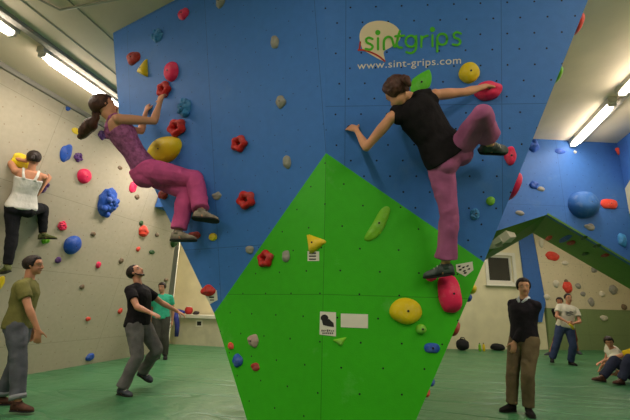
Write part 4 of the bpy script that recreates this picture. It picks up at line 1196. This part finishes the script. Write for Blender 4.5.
p1.leg('R', dep(202, 217, 3.54), W(0, 0, 0), W(1, -0.10, -0.08), knee=(196, 179), sk=-1, flat=False)
p1.leg('L', dep(178, 233, 3.66), W(0.9, 0.5, 0.1), W(1, 0.02, -0.1), flat=False)
p1.body()
p1.hair(0.014, 0.42, -0.8, seed=2, tail=([p1.hp(0, -.045, .005), dep(96, 118, D-.12), dep(91, 124, D-.12), dep(84, 132, D-.1), dep(79, 139, D-.1)], [0.022, 0.030, 0.060, 0.052, 0.016]))
p1.shirt(clothm('purple patterned top', (158, 90, 136), .25, 30, .3), tank=True, infl=0.010, hem=0.04, loose=0.0, name='top', wr=0.003)
p1.pants(clothm('magenta pink trousers', (206, 88, 144), .12, 6), infl=0.020, flare=0.012, hem=0.90, wr=0.009)
p1.shoes(clothm('grey climbing shoe', (150, 138, 124), .25, 20), M_soled, 'climbing_shoe', M_lace)

# ---- woman in black, back to the viewer, on the right of the prow
D = 2.80
pel = dep(449, 158, D); nk = dep(411, 100, D-0.02)
p2 = Person('woman climber in sleeveless black top and mauve trousers, seen from behind, spread wide', 1.57, True, pel, nk,
            W(0.80, 0.60, 0.0), W(0.86, 0.5, 0.05), W(-0.30, -0.42, 0.88), W(-0.35, 0.88, 0.2), bend=W(0, 0, 0.01), voxel=0.0068, skin=(212, 152, 116))
p2.hairm = hair_brown
p2.head = dep(397, 93, D-0.04)
hl = h_handL[1]+BR.n*0.03
p2.arm('L', elbow=(370, 143), wrist=(357, 130), se=0, sw=1, palm=-BR.n, curl=0.3, shoulder=dep(391, 118, D-0.02))
p2.Wr['L'] = p2.E['L']+(dep(357, 131, D+0.18)-p2.E['L']).normalized()*p2.LF
p2.hd['L'] = ((hl-p2.Wr['L']).normalized(), -BR.n+W(0, -.3, 0), 0.25)
p2.arm('R', elbow=(466, 92), wrist=(486, 86), se=1, sw=1, palm=W(0, -1, .3), curl=0.45, shoulder=dep(435, 95, D-0.02))
p2.hd['R'] = (W(0.92, 0.05, 0.35), W(0.05, -0.9, .4), 0.4)
p2.leg('R', dep(493, 158, D+0.10), W(0, 0, 0), W(0.95, 0.08, .10), knee=(482, 114), sk=-1, flat=False)
p2.leg('L', dep(446, 258, D+0.0), W(0, 0, 0), W(-0.9, -0.12, .30), knee=(448, 209), sk=0, flat=False)
p2.body()
p2.hair(0.020, 0.62, -0.95, seed=3, tail=([p2.hp(0, -.05, .020), p2.hp(.0, -.068, .01), p2.hp(.0, -.078, -.012), p2.hp(0.002, -.070, -.045)], [0.020, 0.030, 0.028, 0.010]))
p2.shirt(clothm('black cotton', (28, 25, 28), .2, 8, .4), sleeve=0, infl=0.015, hem=0.02, loose=0.012, name='sleeveless_top', top=1.0, wr=0.004)
p2.pants(clothm('mauve trousers', (168, 94, 138), .12, 6), infl=0.008, flare=0.034, hem=0.86, wr=0.007, top=0.12, hems={'R': 0.66, 'L': 0.84})
p2.shoes(clothm('dark climbing shoe', (84, 90, 90), .25, 20), M_soled, 'climbing_shoe', M_lace)

# ---- climber on the left wall
pw = LW.px(24, 206); Dw = (pw-CAM).dot(F)
D = Dw-0.22
pel = dep(21, 208, D); nk = dep(31, 171, D+0.0)
p3 = Person('climber in white tank top and black leggings, seen from behind, on the pale left wall', 1.80, True, pel, nk,
            W(0.75, 0.1, 0.65), W(0.75, 0, 0.65), W(-0.45, 0.25, 0.85), W(0, 1, 0), voxel=0.009, skin=(190, 132, 100))
p3.hairm = hair_dark
tl = LW.px(20, 160)+LW.n*0.12; tr_ = LW.px(41, 181)+LW.n*0.12
p3.arm('L', target=tl, pole=W(-0.9, -0.8, -0.5), palm=-LW.n, hdir=W(0.3, .8, .3), curl=0.4)
p3.arm('R', target=tr_, pole=W(-0.3, -1, -.2), palm=-LW.n, hdir=W(0.1, .9, .3), curl=0.4)
p3.leg('L', (7, 269), W(0.1, 0, 0.3), W(-0.6, -0.1, .35), knee=(12, 239), sk=0, flat=False)
p3.leg('R', (43, 235), W(0.9, 0.4, 0.2), W(0.5, 0.1, 0.5), knee=(43, 208), sk=1, flat=False)
p3.body(); p3.hair(0.010, 0.45, -0.75, seed=5, tail=([p3.hp(0, -.05, .03), p3.hp(0, -.066, .02), p3.hp(0, -.075, .0), p3.hp(0, -.07, -.012)], [0.02, 0.028, 0.026, 0.01]))
p3.shirt(clothm('white cotton', (214, 210, 202), .03, 8), tank=True, infl=0.012, hem=0.0, loose=0.004, name='tank_top', wr=0.003)
p3.pants(clothm('black leggings', (30, 30, 34), .15, 8), infl=0.010, hem=0.93)
p3.shoes(clothm('olive climbing shoe', (96, 100, 60), .2, 20), M_soled, 'climbing_shoe')

# ---- helper for people standing on the mat
def stand(label, Hh, fem, foot, hipx, neckx, face, hf=None, hu=V3((0, 0, 1)), shf=None, zh=0.508, off=0.0, nz=0.298, **k):
    """feet round a point on the mat; pelvis and neck above it, shifted sideways to their columns in the view"""
    P0 = floorpt(*foot)+FH*off
    def col(Q, x):
        px, _, d = proj(Q); return Q+RH*((x-px)*d/f)
    pel = col(P0+Z*(zh*Hh), hipx); nk = col(P0+Z*((zh+nz)*Hh), neckx)
    fc_ = V3(face).normalized(); sd = fc_.cross(Z)
    s2 = V3(shf).normalized().cross(Z) if shf is not None else sd
    q = Person(label, Hh, fem, pel, nk, sd, s2, hf or fc_, hu, origin=P0, **k)
    for z_ in 'LR': q.S[z_] = q.S[z_]-q.up*(0.016*Hh)
    return q

# man in olive T-shirt, left edge
p4 = stand('man in olive green T-shirt and grey jeans standing at the left edge', 1.79, False, (8, 409), 19, 29, W(0.95, 0, 0.35), hf=W(0.93, 0.10, 0.30), voxel=0.010, skin=(190, 136, 106), bend=W(-0.035, 0, 0))
p4.hairm = hair_dark
p4.arm('R', elbow=(29, 309), wrist=(38, 330), se=-1, sw=-1, palm=W(-.3, 0, 1), curl=.35, hdir=W(.1, -1, 0))
p4.arm('L', elbow=(22, 311), wrist=(34, 330), se=1, sw=1, palm=W(-.3, 0, -1), curl=.35, hdir=W(.1, -1, 0))
p4.leg('R', floorpt(16, 414)+Z*0.082, W(1, 0, 0.2), W(1, 0, -.05)); p4.leg('L', floorpt(-2, 405)+Z*0.082, W(1, 0, 0.2), W(1, 0, .25))
p4.body(); p4.hair(0.010, 0.5, -0.85, seed=7)
p4.shirt(clothm('olive green cotton', (112, 108, 60), .12, 7), sleeve=0.5, infl=0.014, loose=0.022, hem=-0.06)
p4.pants(M_jeans, infl=0.016, flare=0.012, hem=0.88, wr=0.007, cuff=clothm('rolled light denim', (140, 142, 146), .1, 8))
p4.shoes(clothm('brown shoe', (86, 58, 48), .2, 20), M_soled)

# bearded man in black T-shirt
p5 = stand('bearded man in black T-shirt and grey jeans, mid step, looking straight up', 1.84, False, (127, 392), 138, 138, W(0.95, 0, -0.15), hf=W(0.72, 0.66, 0.0), hu=W(-0.66, 0.72, 0), voxel=0.010, skin=(196, 138, 108), bend=W(0.03, 0, 0), zh=0.495)
p5.hairm = hair_dark
p5.arm('R', elbow=(137, 307), wrist=(151, 313), se=-1, sw=-1, palm=W(0, -1, 0.2), curl=.3)
p5.arm('L', elbow=(162, 303), wrist=(175, 310), se=1, sw=0, palm=W(0, -1, .2), curl=.3)
p5.leg('R', floorpt(121, 395)+Z*0.082, W(1, 0, 0), W(.92, 0, -.45))
p5.leg('L', floorpt(138, 387)+Z*0.15, W(1, 0, 0.0), W(.85, -.38, -.1), knee=(158, 351), sk=0, flat=False)
p5.body(); p5.hair(0.006, 0.55, -0.85, seed=9, beard=True)
p5.shirt(clothm('black T-shirt cotton', (30, 27, 30), .2, 8, .4), sleeve=0.5, infl=0.014, loose=0.028, hem=-0.05)
p5.pants(M_jeans2, infl=0.020, flare=0.016, hem=0.97, wr=0.007)
p5.shoes(clothm('grey shoe', (74, 76, 84), .2, 20), M_soled, lace=M_lace)

# person in teal T-shirt behind
p6 = stand('person in teal T-shirt and dark trousers standing behind the bearded man', 1.72, False, (161, 359), 161, 162, W(0.3, 0, -0.95), hf=W(-0.1, -0.1, -0.95), voxel=0.014, skin=(180, 128, 102))
p6.hairm = hair_dark
p6.arm('R', elbow=(152, 311), wrist=(152, 324), se=1, sw=-1, palm=W(1, 0, 0)); p6.arm('L', elbow=(173, 310), wrist=(172, 323), se=1, sw=-1, palm=W(-1, 0, 0))
p6.leg('R', floorpt(158, 359)+Z*.08, W(0.3, 0, -1), W(0, 0, -1)); p6.leg('L', floorpt(165, 359)+Z*.08, W(0.3, 0, -1), W(.4, 0, -1))
p6.body(); p6.hair(0.010, 0.4, -0.85, seed=11)
p6.shirt(clothm('teal cotton', (58, 166, 136), .08, 7), sleeve=0.5, infl=0.014, loose=0.02)
p6.pants(clothm('dark grey trousers', (66, 66, 60), .1, 7), infl=0.018)
p6.shoes(clothm('black shoe', (36, 34, 36), .2, 20), M_soled)

# man in dark sweater at the right
p7 = stand('young man in dark sweater over pale collar and olive trousers, standing at the right', 1.70, False, (520, 413), 524, 524, W(-0.85, 0, -0.55), hf=W(-0.32, -0.02, -0.93), voxel=0.010, skin=(204, 150, 116))
p7.hairm = hair_dark
for q_ in 'LR': p7.S[q_] = p7.neck+(p7.S[q_]-p7.neck)*0.86
p7.arm('R', elbow=(516, 329), wrist=(513, 348), se=1, sw=-1, palm=W(.6, 0, .5), curl=.35, hdir=W(.15, -1, -.1))
p7.arm('L', elbow=(523, 330), wrist=(511, 347), se=-1, sw=-1, palm=W(0, -.2, 1), curl=.35, hdir=W(-.25, -.9, -.1))
p7.leg('R', floorpt(512, 411.5)+Z*.08, W(-.85, 0, -.5), W(-.95, 0, -.3)); p7.leg('L', floorpt(529, 415)+Z*.08, W(-.65, 0, -.7), W(-.25, 0, -.95))
p7.body(); p7.hair(0.014, 0.50, -0.8, seed=13)
sw = p7.shirt(clothm('charcoal navy wool', (36, 32, 38), .15, 9, .3), sleeve=1.0, infl=0.012, loose=0.012, name='sweater', hem=-0.05, top=0.97)
mb = MB(); cc_ = p7.neck+Z*0.012
for sgn in (-1, 1):
    pts = [cc_-p7.f1*.055+Z*.03, cc_+p7.ss*sgn*.062+Z*.022-p7.f1*.01, cc_+p7.ss*sgn*.05+p7.f1*.045-Z*.012, cc_+p7.ss*sgn*.018+p7.f1*.088-Z*.055]
    mb.tube(pts, [.018, .020, .024, .014], 10)
build(mb, 'collar', clothm('pale blue shirt cloth', (196, 204, 206), .05, 8), p7.root)
p7.pants(clothm('olive brown trousers', (112, 96, 72), .14, 9), infl=0.016, flare=0.008, hem=0.96, wr=0.006)
p7.shoes(clothm('black leather shoe', (32, 28, 28), .2, 20), M_soled)

# far man in white T-shirt
p8 = stand('man in white printed T-shirt and blue jeans far right, holding something yellow', 1.74, False, (562, 365), 565, 568, W(-0.15, 0, -0.95), hf=W(-0.1, 0.05, -0.95), voxel=0.014, skin=(196, 142, 112))
p8.hairm = hair_dark
c8 = p8.pel+p8.f0*.24+p8.up*.10
p8.arm('R', target=c8+p8.hs*.06, pole=p8.hs*1.0-p8.f0*.4, palm=-p8.hs, curl=.6); p8.arm('L', target=c8-p8.hs*.06, pole=-p8.hs*1.0-p8.f0*.4, palm=p8.hs, curl=.6)
p8.leg('R', floorpt(552, 364)+Z*.08, W(-.2, 0, -1), W(-.6, 0, -.9)); p8.leg('L', floorpt(571, 365)+Z*.08, W(0, 0, -1), W(.1, 0, -1))
p8.body(); p8.hair(0.008, 0.5, -0.6, seed=15)
t8 = p8.shirt(clothm('white T-shirt cotton', (214, 208, 188), .04, 7), sleeve=0.5, infl=0.016, loose=0.03, slr=.02)
mb = MB(); cpr = p8.spine(.62)+p8.f1*(0.066*1.74+.026)
for i, (a, b, w_, h_) in enumerate([(-.05, .05, .05, .012), (.02, .02, .08, .012), (0, -.01, .1, .014), (.03, -.05, .06, .012)]):
    mb.ellipsoid(cpr+p8.ss*a+Z*b, p8.ss*w_, p8.f1*.012, Z*h_, 10, 6)
build(mb, 'shirt_print', clothm('grey print', (120, 118, 112)), t8)
p8.pants(M_navy, infl=0.02, flare=0.012, hem=0.97); p8.shoes(clothm('black shoe', (36, 34, 36), .2, 20), M_soled)
c = (p8.Wr['R']+p8.Wr['L'])/2+p8.f1*.06-Z*.08
mb = MB(); mb.tube([c+W(-.06, .05, 0), c, c+W(.03, -.07, 0)], [.03, .045, .035], 12, flat=.6)
o = build(mb, 'chalk_brush', mat('yellow plastic', (206, 186, 40), .5), None); tag(o, 'yellow object held in front by the man in the white T-shirt', 'brush')

# person half hidden behind him
p9 = stand('person in black T-shirt and red shorts, half hidden behind the man in white', 1.68, False, (566, 360), 566, 561, W(-0.6, 0, -0.7), voxel=0.014, skin=(176, 112, 84))
p9.hairm = hair_dark
p9.arm('R', elbow=(558, 321), wrist=(559, 330), se=1, sw=0, palm=W(0, 0, 1)); p9.arm('L', elbow=(571, 321), wrist=(570, 331), se=1, sw=0, palm=W(0, 0, 1))
p9.leg('R', floorpt(549, 358)+Z*.08, W(-.5, 0, -.7), W(-.9, 0, -.2)); p9.leg('L', floorpt(580, 359)+Z*.08, W(-.2, 0, -1), W(-.2, 0, -1))
p9.body(); p9.hair(0.014, 0.4, -0.7, seed=17)
p9.shirt(clothm('black T-shirt cotton', (28, 25, 28)), sleeve=0.5, infl=0.014, loose=0.01)
p9.pants(clothm('dark red shorts cloth', (120, 50, 44)), infl=0.022, hem=0.06, name='shorts')
p9.shoes(clothm('grey shoe', (74, 76, 84)), M_soled)

# seated people at the far right
def dz(p): return (p-CAM).dot(F)
fs = floorpt(622, 373); D = dz(fs+Z*.1)
p10 = Person('person in white T-shirt and blue trousers sitting on the mat, head turned to the viewer', 1.70, False, dep(623, 366, D), dep(612, 349, D-.1), W(0.3, 0, .9), W(0.5, 0, .8), W(-.5, -.25, -.8), W(-.15, 1, 0), voxel=0.014, skin=(190, 136, 106), origin=fs)
p10.hairm = hair_dark
p10.pel = fs+Z*.11; p10.Hp = {'R': p10.pel+p10.hs*.09, 'L': p10.pel-p10.hs*.09}
nkz = p10.pel+(p10.neck-p10.pel).normalized()*0.30*1.7*0.98
p10.arm('R', elbow=(606, 360), wrist=(600, 369), se=0, sw=0, palm=W(0, -1, 0), curl=.2); p10.arm('L', elbow=(604, 362), wrist=(610, 372), se=-1, sw=0, palm=W(0, -1, 0), curl=.2)
p10.leg('R', floorpt(652, 376)+Z*.09, W(.1, 1, 0), W(1, 0, 0)); p10.leg('L', floorpt(648, 381)+Z*.09, W(.1, 1, 0), W(1, 0, 0))
p10.body(); p10.hair(0.014, 0.42, -0.7, seed=19)
p10.shirt(clothm('white T-shirt cotton', (214, 208, 188)), sleeve=0.5, infl=0.016, loose=0.01, hem=-.02); p10.pants(clothm('bright blue trousers', (42, 92, 150)), infl=0.022); p10.shoes(clothm('grey shoe', (74, 76, 84)), M_soled)

fs = floorpt(640, 384); D = dz(fs+Z*.12)
p11 = Person('person in yellow T-shirt and dark jeans sitting at the right edge, arm stretched out', 1.76, False, fs+Z*.12, fs+Z*.60+W(.14, 0, .05), W(0.15, 0, .95), W(0.2, 0, .95), W(-.9, 0, -.2), Z, voxel=0.013, skin=(196, 142, 112), origin=fs, bend=W(.05, 0, 0))
p11.hairm = hair_dark
p11.arm('R', elbow=(620, 356), wrist=(604, 361), se=0, sw=0, palm=W(0, -1, 0), curl=.4, hdir=W(-.9, -.4, 0)); p11.arm('L', elbow=(626, 368), wrist=(616, 374), se=-1, sw=0, palm=W(0, 0, 1), curl=.4)
p11.leg('R', floorpt(603, 382)+Z*.085, W(-.1, 1, 0), W(-1, .1, 0)); p11.leg('L', floorpt(622, 385)+Z*.085, W(.1, 1, -.2), W(-1, .1, -.3))
p11.body(); p11.hair(0.010, 0.45, -0.7, seed=21)
p11.shirt(clothm('yellow cotton', (206, 176, 30)), sleeve=0.5, infl=0.018, loose=0.02, hem=-.03); p11.pants(clothm('dark blue jeans', (50, 54, 74), .14, 7), infl=0.024, hem=.96); p11.shoes(clothm('brown shoe', (86, 58, 48)), M_soled, lace=M_lace)

# ------------------------------------------------------------------ dim ambient fill, added through the unbuilt side behind the viewer
w = bpy.data.worlds.new('world'); scene.world = w; w.use_nodes = True
w.node_tree.nodes['Background'].inputs[0].default_value = (1.0, 0.92, 0.82, 1); w.node_tree.nodes['Background'].inputs[1].default_value = 0.07
for o in bpy.data.objects:
    if 'root' in o: del o['root']
